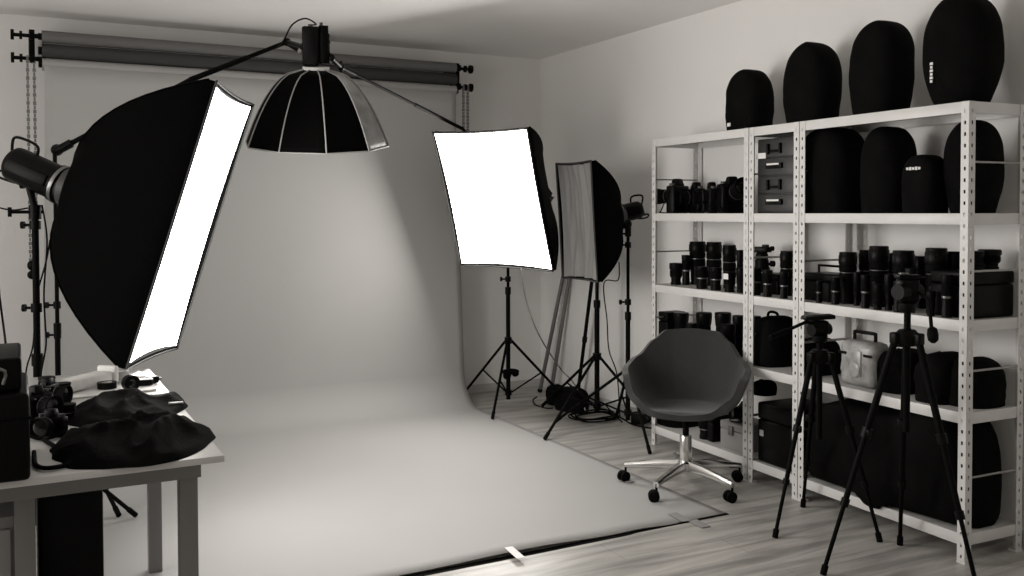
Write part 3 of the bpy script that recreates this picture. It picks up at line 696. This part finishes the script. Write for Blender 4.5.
t_, _, _ = rk(668, 325, .12); boxthing('equipment_box', 'small black box at the far left of the shelf behind the chair', 'box', rm(t_, .15, SZ[3]), (.14, .09, .19), 'bpl')
# cloudy case
ya, zt, D = rk(860, 338, .10)
t = thing('clear_case', 'cloudy pale plastic carry case with black handle behind the tripods', 'case', rm(ya-.02, .11, SZ[3], .0))
w, h = .205, zt-SZ[3]-.01
MB().box((0, 0, h/2), (.12, w, h), bev=.034).build('case_shell', 'clear', t)
b = MB().box((-.062, 0, h*.52), (.008, w*.36, h*.56), bev=.003); b.lathe([(.03, 0), (.034, .006), (.02, .01)], frame((-.064, -.0, h*.38), (-1, 0, 0)), n=20); b.build('front_panel', 'clear', t)
for s in (-1, 1): MB().box((-.063, s*w*.36, h*.72), (.008, w*.22, .012), bev=.002).build('latch', 'bpl', t)
b = MB(); b.tube(spline([(0, -.06, h-.004), (0, -.06, h+.03), (0, -.05, h+.036), (0, .05, h+.036), (0, .06, h+.03), (0, .06, h-.004)], 4), .008, 8); b.box((0, 0, h+.036), (.022, .1, .014), bev=.004); b.build('carry_handle', 'bpl', t)
# floor shelf: far bay
z5 = SZ[4]
y_, _, _ = rk(672, 440, .12); softbag('camera_bag', 'low rounded black bag at the far end of the lowest shelf', rm(y_, .17, z5), .26, .26, .17, seed=16, wr=.03, ex=2.5, topf=.5, base=.95, group=GB)
y_, zt, D = rk(706, 418, .08); lens_at('mottled grey cylinder lens case on the lowest shelf behind the chair', rm(y_, .08, z5), .042, zt-z5, 2)
y_, zt, D = rk(717, 415, .10); boxthing('equipment_box', 'black box left of the grey latched case', 'box', rm(y_, .13, z5), (.16, .05, zt-z5))
ya, zt, D = rk(733, 423, .05); w = abs(rk(722, 430, .05)[0]-rk(745, 430, .05)[0])
gc = boxthing('hard_case', 'grey hard case with metal latch on the lowest shelf', 'case', rm(ya, .14, z5), (.2, w, zt-z5), 'case', .006, latch=True)
y_, z_, D = rk(735, 408, .12); camera('black camera on top of the grey latched case', rm(ya, .13, zt+.002, 4.5), .8, False, .06, .03, group=None)
# narrow bay
ya, zt, D = rk(772, 404, .05); w = .30
boxthing('hard_case', 'black hard case with small pale sticker in the narrow bay', 'case', rm((Y1+Y2)/2-.0, .165, z5), (.28, .27, zt-z5), 'bpl', .012, handle=None)
b = MB().box((0, 0, 0), (.002, .028, .03)); o = b.build('paper_label', 'tag'); sl = rk(761, 433, .02); o.matrix_world = rm(sl[0], .0235, sl[1]); tag(o, 'small pale sticker on the black case in the narrow bay', 'label')
y_, z_, D = rk(764, 388, .15); softbag('lens_pouch', 'small round black pouch on the sticker-marked hard case', rm(y_+.03, .18, zt+.002), .12, .13, .075, seed=18, ex=2.2, topf=.5, base=.9, cat='pouch')
# giant duffel in near bay
t = thing('duffel_bag', 'huge sagging black duffel bag filling the lowest near shelf', 'bag', rm(.45, .16, z5))
b = MB(); NSEG, NA = 48, 44; rings = []
for i in range(NSEG+1):
    u = i/NSEG; y = -.418+.868*u; e = max(.05, 1-abs(2*u-1)**11)**.3
    top = (.415+.03*math.sin(u*5.3+.4)-.10*max(0, (.12-u)/.12)**1.5+.02*math.sin(u*11))*e
    sag = .045*math.exp(-((u-.48)/.2)**2)
    ring = []
    for k in range(NA):
        a = 2*PI*k/NA; c, s = math.cos(a), math.sin(a)
        cx = abs(c)**(2/4.6)*math.copysign(1, c); cz = abs(s)**(2/4.6)*math.copysign(1, s)
        z = top/2+cz*top/2; x = cx*(.158)*e
        if x < 0 and z < .2: x -= sag*(1-z/.2)*.9+.004; 
        nz = noise.noise(Vector((y*4, x*6, z*5)))*.016+noise.noise(Vector((y*11, x*9, z*12)))*.007
        x += nz if x < 0 else min(0, nz); z += nz*.6*(z/.4); z = max(.001, z)
        if x < -.168 and z < .14: x = min(x, -.172); z -= .045*math.exp(-((u-.48)/.16)**2)*(1-z/.14)
        ring.append(Vector((x, y, z)))
    rings.append(ring)
b.rings(rings); b.build('bag_body', 'bfab', t, ang=60)
MB().tube(spline([(-.06, -.3, .40), (-.05, -.1, .435), (-.05, .1, .435), (-.06, .3, .41)], 8), .004, 6).build('zip_seam', 'bnyl', t)

# ------------------------------------------------------------------ tripods
def tripod(label, c, hub, feet, r0=.014, ctop=.1, group='photo tripods'):
    t = thing('tripod', label, 'tripod', (c[0], c[1], 0), group)
    MB().lathe([(.035, hub-.03), (.046, hub-.015), (.046, hub+.012), (.03, hub+.03)], n=20).build('hub', 'bpl', t)
    MB().cyl((0, 0, hub-.36), (0, 0, hub+ctop), .0125, n=14).build('centre_column', 'bme', t)
    for f in feet:
        f = Vector((f[0]-c[0], f[1]-c[1], .008)); d = f.xy.normalized(); p0 = Vector((d.x*.048, d.y*.048, hub-.005)); ln = f-p0
        lg = MB(); s1, s2 = .4, .7
        side = Vector((-d.y, d.x, 0))
        lg.cyl(p0, p0+ln*s1, r0*.95, n=12)
        lg.cyl(p0+ln*(s1-.02), p0+ln*s2, r0*.78, n=12); lg.cyl(p0+ln*(s2-.02), f, r0*.6, n=10)
        lo = lg.build('leg', 'bme', t)
        MB().cyl(p0+ln*(s2-.018), p0+ln*(s2+.015), r0*1.15, n=12).build('leg_lock', 'bpl', lo)
        k = MB().cyl(p0+ln*(s1-.02), p0+ln*(s1+.02), r0*1.35, n=12)
        k.box(p0+ln*s1+side*.016, (.014, .014, .028), bev=.003); k.build('leg_lock', 'bpl', lo)
        MB().cyl(f+(p0-f).normalized()*.03, f-Vector((0, 0, .006)), .0125, n=12).build('rubber_foot', 'bru', lo)
        MB().box(p0+Vector((0, 0, .004)), (.034, .034, .045), bev=.007).build('leg_hinge', 'bpl', t)
    return t
c1 = (2.992, 2.44); h1 = at(912, 338, 3.555).z
T1 = tripod('black tripod nearest the camera in front of the corner post', c1, h1, [(2.685, 2.559), (3.207, 2.642), (3.018, 2.149)])
hb = Vector((0, 0, h1+.1)); 
hd = thing('fluid_head', 'chunky black pan head on the nearest tripod', 'tripod head', Vector((c1[0], c1[1], h1+.1)), 'tripod heads')
MB().cyl((0, 0, -.005), (0, 0, .004), .02).build('mount_screw', 'bme', hd)
MB().lathe([(.028, 0), (.032, .006), (.032, .03), (.026, .036)], n=20).build('pan_base', 'bpl', hd)
rz = Matrix.Rotation(-.48, 4, 'Z')
b = MB(); b.box((0, 0, .08), (.075, .06, .09), rz, bev=.012); b.cyl((-.055, 0, .075), (.06, 0, .075), .03, n=18); b.bm.transform(Matrix.Identity(4)); b.build('tilt_block', 'bpl', hd)
b = MB(); b.box((0, 0, .133), (.085, .06, .014), rz, bev=.003); b.build('camera_plate', 'bpl', hd); MB().box((-.02, -.01, .144), (.03, .03, .006), rz, bev=.002).build('plate_release', 'silver', hd)
e = at(929, 300, 3.48)-Vector((c1[0], c1[1], h1+.1)); e2 = at(932, 334, 3.42)-Vector((c1[0], c1[1], h1+.1))
MB().tube([rz @ Vector((.03, -.01, .08)), e, e2], .007, 8).build('pan_handle', 'bme', hd)
MB().lathe([(.008, 0), (.017, .008), (.02, .03), (.018, .05), (.008, .06)], frame(e2+Vector((0, 0, .025)), (e2-e)), n=16).build('handle_grip', 'bru', hd)
c2 = (3.067, 2.951); h2 = at(820, 357, 4.04).z
T2 = tripod('black tripod farther along the rack with its pan handle raised left', c2, h2, [(2.813, 2.948), (3.225, 3.199), (3.163, 2.706)], .013, .063)
O2 = Vector((c2[0], c2[1], h2+.062)); hd = thing('fluid_head', 'flat-topped pan head with long handle on the farther tripod', 'tripod head', O2, 'tripod heads')
MB().lathe([(.026, 0), (.032, .006), (.034, .03), (.024, .036)], n=20).build('pan_base', 'bpl', hd)
b = MB().box((0, 0, .065), (.07, .065, .06), rz, bev=.014); b.cyl((-.05, .0, .055), (.05, .0, .055), .026, n=18); b.build('tilt_block', 'bpl', hd)
MB().box((-.0, 0, .108), (.13, .07, .018), rz @ Matrix.Rotation(-.06, 4, 'Y'), bev=.006).build('camera_plate', 'bpl', hd)
e = at(806, 322, 4.0)-O2; e2 = at(770, 338, 3.85)-O2
MB().tube([Vector((-.02, 0, .08)), e, e2], .0075, 8).build('pan_handle', 'bme', hd)
MB().tube([e2.lerp(e, .45), e2.lerp(e, .2), e2], .011, 10).build('handle_grip', 'bru', hd)

# ------------------------------------------------------------------ office chair
CC = Vector((2.950, 3.717, 0))
fa = math.radians(-135)          # facing direction
mc = Matrix.Translation(CC) @ rotz(fa+PI/2)     # local -y is the front
CH_ = thing('office_chair', 'dark grey felt bucket chair on a polished five-star base with casters', 'chair', mc)
def lerp_tab(tab, x):
    for (a, va), (b_, vb) in zip(tab, tab[1:]):
        if a <= x <= b_:
            f = (x-a)/(b_-a); f = f*f*(3-2*f); return va+(vb-va)*f
    return tab[-1][1]
ZR = [(0, .42), (30, .428), (50, .48), (72, .575), (95, .60), (118, .632), (138, .71), (152, .757), (180, .765)]
RR = [(0, .248), (30, .272), (50, .29), (80, .287), (110, .286), (150, .27), (180, .26)]
b = MB(); NP, NS_ = 72, 22; rows = []
for j in range(NS_+1):
    s = j/NS_; row = []
    for i in range(NP):
        ph = 360*i/NP; q = ph if ph <= 180 else 360-ph
        a = math.radians(ph); zr = lerp_tab(ZR, q); rr = lerp_tab(RR, q)
        r = rr*(min(s/.62, 1)*.8+.2*max(0, (s-.62)/.38)**.9) if s > 0 else .002
        wall = max(0, (s-.45)/.55)
        z = .418+(zr-.418)*(wall**1.45)-.018*(1-min(1, s/.6)**2)
        if q < 45: z -= .012*max(0, s-.8)/.2*(1-q/45)
        sx, sy = math.sin(a)*r, -math.cos(a)*r
        row.append(Vector((sx, sy, z)))
    rows.append(row)
b.rings(rows[1:], cap0=True, cap1=False)
o = b.build('seat_shell', 'felt', CH_, ang=180)
md = o.modifiers.new('s', 'SOLIDIFY'); md.thickness = .032; md.offset = 1; md = o.modifiers.new('b', 'BEVEL'); md.width = .012; md.segments = 3; md.limit_method = 'ANGLE'; md.angle_limit = math.radians(50)
md = o.modifiers.new('u', 'SUBSURF'); md.levels = 1; md.render_levels = 1
MB().box((0, 0, .362), (.16, .16, .016), bev=.004).build('seat_plate', 'bme', CH_)
MB().cyl((0, 0, .25), (0, 0, .36), .016, n=16).build('gas_rod', 'bme', CH_)
MB().lathe([(.028, .09), (.03, .1), (.03, .255), (.026, .262)], n=24).build('column', 'chrome', CH_)
MB().lathe([(.045, .085), (.05, .095), (.046, .125), (.032, .135)], n=24).build('base_hub', 'chrome', CH_)
for k in range(5):
    ang = math.radians(271+72*k+6)
    d = Vector((math.cos(ang), math.sin(ang), 0)); d = (mc.inverted().to_3x3() @ d); sd = Vector((-d.y, d.x, 0))
    b = MB(); rs = []
    for f, w, hh, z in ((.02, .024, .028, .108), (.12, .020, .022, .105), (.24, .016, .016, .092), (.31, .015, .013, .083)):
        c = d*f+Vector((0, 0, z)); rs.append([c+sd*(w*ca)+Vector((0, 0, hh*sa)) for ca, sa in ((1, -.6), (1, .3), (.6, 1), (-.6, 1), (-1, .3), (-1, -.6), (-.5, -1), (.5, -1))])
    b.rings(rs); b.build('base_arm', 'chrome', CH_, ang=30)
    c = d*.305; w = (mc.inverted().to_3x3() @ Vector((-.9, .1+.5*math.sin(k*2.0), 0))).normalized()
    ca = MB().cyl(c+Vector((0, 0, .05)), c+Vector((0, 0, .085)), .006); o = c+w*.012
    for s in (-1, 1):
        p = o+Vector((-w.y, w.x, 0))*.015*s+Vector((0, 0, .027)); ca.lathe([(.018, -.009), (.027, -.006), (.027, .006), (.018, .009)], frame(p, Vector((-w.y, w.x, 0))), n=20)
    ca.box(o+Vector((0, 0, .045)), (.03, .03, .02), bev=.006); ca.build('caster', 'bru', CH_)

# ------------------------------------------------------------------ desk
DZ = .74; dx0, dx1, dy0, dy1 = -.55, .478, 2.515, 4.07
DK = thing('desk', 'long white desk at lower left covered with gear', 'desk', ((dx0+dx1)/2, (dy0+dy1)/2, 0)); o_ = Vector(((dx0+dx1)/2, (dy0+dy1)/2, 0))
MB().box((0, 0, DZ-.009), (dx1-dx0, dy1-dy0, .018), bev=.002).build('desktop', 'desk', DK)
b = MB(); wx, wy = (dx1-dx0)/2-.035, (dy1-dy0)/2
for y in (2.685-o_.y, wy-.24): b.box((0, y-.012 if y < 0 else y, DZ-.054), (2*wx, .018, .072))
for s in (-1, 1): b.box((s*wx, .0, DZ-.054), (.018, 2*wy-.46, .072))
b.build('apron', 'desk_leg', DK)
lg1 = onz(188, 600, .2)
for (x, y) in ((.412, 2.70), (.458, 3.80), (.012, 2.70), (-.5, 3.80)):
    MB().box((x-o_.x, y-o_.y, (DZ-.0905)/2), (.048, .048, DZ-.0905), bev=.002).build('leg', 'desk_leg', DK)
tag(MB().box((.123, 2.94, .31), (.158, .36, .62), bev=.006).build('tower_case', 'bpl'), 'tall black upright case standing under the desk', 'case')
t = thing('drawer_cabinet', 'grey drawer cabinet under the left end of the desk', 'cabinet', (-.22, 2.96, 0))
MB().box((0, 0, .3), (.42, .5, .6), bev=.004).build('body', 'cab', t)
for k in range(3):
    dr = MB().box((0, -.256, .1+k*.19), (.4, .014, .18), bev=.003).build('drawer', 'cab', t); MB().box((0, -.268, .15+k*.19), (.12, .012, .012), bev=.003).build('handle', 'steel', dr)
# cloth-like folded covers
def blob(name, label, outline, hgt, seed, mt='cloth', cat='cloth', folds=1.0, z0=DZ+.001, tagp=None):
    P = [onz(x, y, z0) for x, y in outline]; c = sum(P, Vector())/len(P)
    loop = []
    n = len(P)
    for i in range(n):
        a, b_, c_, d = P[(i-1) % n], P[i], P[(i+1) % n], P[(i+2) % n]
        for k in range(8):
            t = k/8; loop.append(.5*((2*b_)+(c_-a)*t+(2*a-5*b_+4*c_-d)*t*t+(3*b_-a-3*c_+d)*t**3))
    b = MB(); rings = []
    K = 16
    for j in range(K+1):
        f = j/K
        ring = []
        for p in loop:
            q = p.lerp(c, f)
            e = min(1, f/.16); z = hgt*(.35*math.sqrt(max(0, 1-(1-e)**2))+.65*math.sin(PI/2*min(1, f*1.25))**1.3)
            v = Vector((q.x*6+seed, q.y*3.2, seed)); r1 = 1-abs(noise.noise(v)); r2 = 1-abs(noise.noise(v*2.3+Vector((3, 1, 0))))
            z *= .42+.85*folds*(r1**5)+.3*folds*(r2**4)
            w = noise.noise(Vector((p.x*12, p.y*12, seed)))*.018*(1-f)
            ring.append(Vector((q.x+w, q.y+w*.6, z0+max(0, z)))-c)
        rings.append(ring)
    b.rings(rings, cap0=True, cap1=True)
    t = thing(name, label, cat, c); b.build('folded_fabric', mt, t, ang=75)
    if tagp:
        q = onz(tagp[0], tagp[1], z0+hgt*.45)-c; MB().box(q, (.045, .02, .006), rotz(.0), bev=.002).build('sewn_label', 'case', t)
    return t
blob('folded_cover', 'black fabric cover crumpled at the near edge of the desk', [(50, 452), (72, 468), (140, 467), (188, 457), (212, 441), (206, 430), (165, 428), (110, 428), (70, 436)], .058, 3.1)
blob('folded_cover', 'black fabric cover lying farther back on the desk with grey tag', [(62, 420), (90, 428), (150, 424), (178, 414), (188, 402), (170, 396), (120, 396), (80, 404)], .04, 8.2, tagp=(176, 403))
# papers & small items at far end of the desk
def deskm(px, py, rot=0, z=DZ+.0012): p = onz(px, py, z); return Matrix.Translation(p) @ rotz(rot)
t = thing('paper_carton', 'flattened white carton lying slanted at the far end of the desk', 'box', Matrix.Translation((onz(58, 395, DZ+.008)+onz(101, 384, DZ+.008))/2) @ rotz(math.atan2(*(onz(101, 384, DZ)-onz(58, 395, DZ)).yx)))
MB().box((0, 0, .025), (.26, .07, .042), bev=.008).build('carton_body', 'pap', t); MB().box((.145, 0, .032), (.022, .085, .062), bev=.009).build('end_flap', 'tag', t)
t = tag(MB().box((0, 0, .003), (.30, .14, .006), bev=.002).build('paper_sheet', 'pap'), 'white papers lying flat beside the slanted carton', 'paper'); t.matrix_world = deskm(108, 392, .1)
t = tag(MB().box((0, 0, .004), (.22, .15, .008), bev=.002).build('paper_sheet', 'pap'), 'white papers at the far corner of the desk under the grey tape roll', 'paper'); t.matrix_world = deskm(112, 377, .1)
def tape_roll(label, m, r, h, mt, core='pap'):
    t = thing('tape_roll', label, 'tape', m, 'tape rolls on the desk'); 
    MB().lathe([(r*.55, 0), (r, 0), (r, h), (r*.55, h), (r*.55, 0)], n=28, cap0=False, cap1=False).build('tape', mt, t)
    MB().lathe([(r*.5, .001), (r*.55, .001), (r*.55, h-.001), (r*.5, h-.001), (r*.5, .001)], n=28, cap0=False, cap1=False).build('core', core, t)
tape_roll('grey tape roll lying flat near the far edge of the desk', deskm(118, 379, 0, DZ+.0105), .04, .03, 'gtape')
tape_roll('black tape roll right of the white carton', deskm(107, 388, 0, DZ+.009), .033, .022, 'bpl')
m = deskm(129, 391, .3, DZ+.0012); m = m @ Matrix.Translation((0, 0, .031)) @ Matrix.Rotation(PI/2, 4, 'X'); tape_roll('black tape roll standing upright behind the folded covers', m, .028, .03, 'bpl', 'bpl')
t = thing('remote_control', 'black remote control lying before the far desk edge', 'remote', deskm(140, 385, -.1, DZ+.009)); MB().box((0, 0, .011), (.09, .045, .022), bev=.005).build('body', 'bpl', t); MB().cyl((-.02, 0, .021), (-.02, 0, .025), .01).build('button', 'gpl', t)
t = thing('usb_charger', 'small black plug lying at the far right desk corner', 'charger', deskm(152.5, 383, .4)); MB().box((0, 0, .013), (.04, .032, .026), bev=.005).build('body', 'bpl', t); MB().cyl((.02, 0, .013), (.035, 0, .013), .005).build('prong', 'silver', t)
# cameras and lenses on the desk, left
GD = 'cameras on the desk'
camera('black camera facing right beside the white carton on the desk', deskm(47, 412, 1.0), .62, True, .055, .028, group=GD)
camera('black camera with bright-edged lens next to the stacked cases', deskm(36, 425, .7), .66, True, .06, .03, group=GD)
camera('black camera lying nearest the folded cover at the desk left', deskm(52, 436, -.6), .6, False, .05, .026, group=GD)
for L_, px, py, r, h_ in (('short black lens standing beside the desk cameras', 63, 402, .026, .065), ('black lens with shiny rim at the back of the desk cameras', 47, 397, .028, .07), ('stubby black lens between the cameras and folded cover', 68, 420, .024, .05)):
    lens_at(L_, deskm(px, py), r, h_, 2, 'lenses on the desk')
for lab, pts in (('black strap looping forward over the near desk edge area', [(44, 440), (60, 450), (72, 462), (50, 468), (36, 465), (34, 452)]), ('black strap trailing from the cameras to the folded cover', [(40, 432), (62, 434), (84, 436), (90, 443)])):
    c0 = onz(*pts[0], DZ+.006); o = MB().tube([p-c0 for p in spline([onz(x, y, DZ+.008) for x, y in pts], 8)], .006, 8).build('camera_strap', 'bfab'); o.location = c0; tag(o, lab, 'strap')
# black case stack at the left
t = thing('equipment_case', 'wide black case standing at the left front edge of the desk', 'case', (-.24, 2.66, DZ+.001))
MB().box((0, 0, .105), (.53, .34, .21), bev=.012).build('body', 'bpl', t); MB().box((0, 0, .15), (.535, .345, .008), bev=.002).build('lid_seam', 'bru', t)
t = thing('equipment_case', 'smaller black case with pale handle edge stacked on the wide one', 'case', (-.24, 2.66, DZ+.213))
MB().box((0, 0, .04), (.5, .3, .08), bev=.008).build('body', 'bpl', t)
MB().tube(spline([(.02, -.155, .02), (.02, -.165, .06), (.2, -.165, .06), (.21, -.155, .02)], 4), .004, 6).build('handle', 'silver', t)
t = thing('light_controller', 'small dark device on top of the case stack', 'device', (-.15, 2.7, DZ+.296)); MB().box((0, 0, .02), (.2, .12, .035), bev=.005).build('body', 'gpl', t); MB().box((.0, -.0, .039), (.12, .07, .004)).build('screen', 'bpl', t)

# ------------------------------------------------------------------ clutter by the stands
# leaning tubes
for lab, a, ytop in (('grey metal tube leaning left against the wall near the room corner', Vector((3.535, 6.22, 0)), onx(566, 262, 3.645)), ('second grey tube leaning against the wall right of the first', Vector((3.575, 6.12, 0)), onx(572, 262, 3.645))):
    o = MB().cyl((0, 0, .012), ytop-a, .015, n=14).build('tube_body', 'tube'); t = thing('metal_tube', lab, 'tube', a, 'leaning tubes'); o.parent = t
    MB().lathe([(.017, 0), (.019, .008), (.019, .02), (.016, .025)], n=14).build('end_cap', 'bpl', t)
a = onz(577, 402, 0); tp = ony(592, 280, 5.55)
t = thing('monopod', 'black monopod leaning beside the wide-legged stand', 'monopod', a); MB().cyl((0, 0, .012), tp-a, .013, n=12).build('tube', 'bme', t); MB().cyl((0, 0, 0), (0, 0, .02), .015).build('rubber_foot', 'bru', t); MB().cyl((tp-a)*.5, (tp-a)*.54, .018, n=12).build('leg_lock', 'bpl', t)
bp = onz(572, 410, 0)
t = softbag('shoulder_bag', 'lumpy black shoulder bag on the floor between the stands', Matrix.Translation(bp) @ rotz(.35), .26, .17, .16, ex=2.6, topf=.45, base=.95, seed=21, wr=.09, belly=.4, mt='bfab')
b = MB().tube(spline([(-.05, -.12, .10), (-.1, -.1, .14), (-.1, 0, .16), (-.1, .08, .13), (-.06, .11, .09)], 6), .007, 8); b.build('shoulder_strap', 'bfab', t)
bp2 = onz(556, 404, 0)
t = softbag('shoulder_bag', 'smaller black pouch left of the lumpy shoulder bag', Matrix.Translation(bp2) @ rotz(.2), .15, .12, .14, ex=2.6, topf=.45, base=.95, seed=24, wr=.08, mt='bfab')
# cable coil + cables
pc = onz(594, 419, .0); o = MB(); pts = []
for i in range(150):
    a_ = i/150*2*PI*4.2; r = .14+.012*math.sin(a_*1.7)+.012*math.sin(i*.3); pts.append(Vector((math.cos(a_)*r*1.05+.01*math.sin(i*.05), math.sin(a_)*r*.9, .009+.007*(i/150*4)+.004*math.sin(a_*3))))
o.tube(pts, .0055, 6); o = o.build('coiled_cable', 'bru'); o.location = pc; tag(o, 'coil of black cable on the floor at the foot of the wide-legged stand', 'cable')
cable('floor_cable', 'black cable running from the coil towards the rack', [onz(604, 421, .008), onz(618, 417, .02), onz(632, 424, .008), onz(650, 428, .03), onz(668, 428, .008)], .0055)
cable('floor_cable', 'black cable arching between the coil and the shoulder bag', [onz(583, 412, .008), onz(590, 404, .05), onz(601, 402, .09), onz(612, 412, .02), onz(622, 422, .008)], .0045)
cable('floor_cable', 'thin cable looping on the floor left of the shoulder bag', [onz(537, 397, .06), onz(533, 400, .008), onz(536, 405, .008), onz(546, 408, .008), onz(553, 408, .008)], .0045, 'bru')
p = onz(641, 423, 0)
t = thing('power_strip', 'black power adaptor block on the floor at the stand foot by the rack', 'power adaptor', Matrix.Translation(p) @ rotz(.5)); MB().box((0, 0, .035), (.13, .09, .07), bev=.01).build('body', 'bpl', t); MB().box((0, -.046, .04), (.05, .006, .03), bev=.002).build('socket', 'gpl', t)
# tapes on the floor
def tapes(label, a, b_, w, mt, z=.0065):
    A, B = onz(*a, z), onz(*b_, z); d = B-A; o = MB().box((0, 0, 0), (d.length, w, .0012)).build('floor_tape', mt)
    o.matrix_world = Matrix.Translation((A+B)/2) @ rotz(math.atan2(d.y, d.x)); tag(o, label, 'tape', 'tape strips at the paper edge')
tapes('bright white tape strip crossing the dark front edge of the paper', (508.5, 547), (521, 558), .035, 'tape', .019)
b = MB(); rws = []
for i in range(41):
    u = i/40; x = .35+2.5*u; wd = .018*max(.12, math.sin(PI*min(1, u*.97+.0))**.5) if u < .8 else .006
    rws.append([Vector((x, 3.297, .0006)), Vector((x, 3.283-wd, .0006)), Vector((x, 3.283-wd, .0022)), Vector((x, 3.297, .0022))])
b.rings(rws); tag(b.build('edge_shade_strip', 'bfab'), 'thin black strip painting the shade under the front edge of the paper', 'tape')  # black strip paints the dark gap of shade under the lifted paper
tapes('grey tape strip on the paper near its right front corner', (672, 513), (687, 521), .05, 'gtape')
tapes('grey tape strip on the floor just past the paper corner', (692, 520), (706, 527), .05, 'gtape', .004)
tapes('small grey tape scrap below the left chair caster', (622, 479.5), (632, 482), .04, 'gtape')

# ------------------------------------------------------------------ render look
w = bpy.data.worlds.new('world'); scene.world = w; w.use_nodes = True
w.node_tree.nodes['Background'].inputs[0].default_value = (1, .97, .92, 1); w.node_tree.nodes['Background'].inputs[1].default_value = .15
vs = scene.view_settings
scene.display_settings.display_device = 'sRGB'
vs.view_transform = 'Standard'; vs.look = 'None'; vs.gamma = 1; vs.exposure = .38; vs.use_curve_mapping = False
scene.cycles.use_denoising = True
scene.cycles.max_bounces = 8; scene.cycles.diffuse_bounces = 6; scene.cycles.sample_clamp_indirect = 4
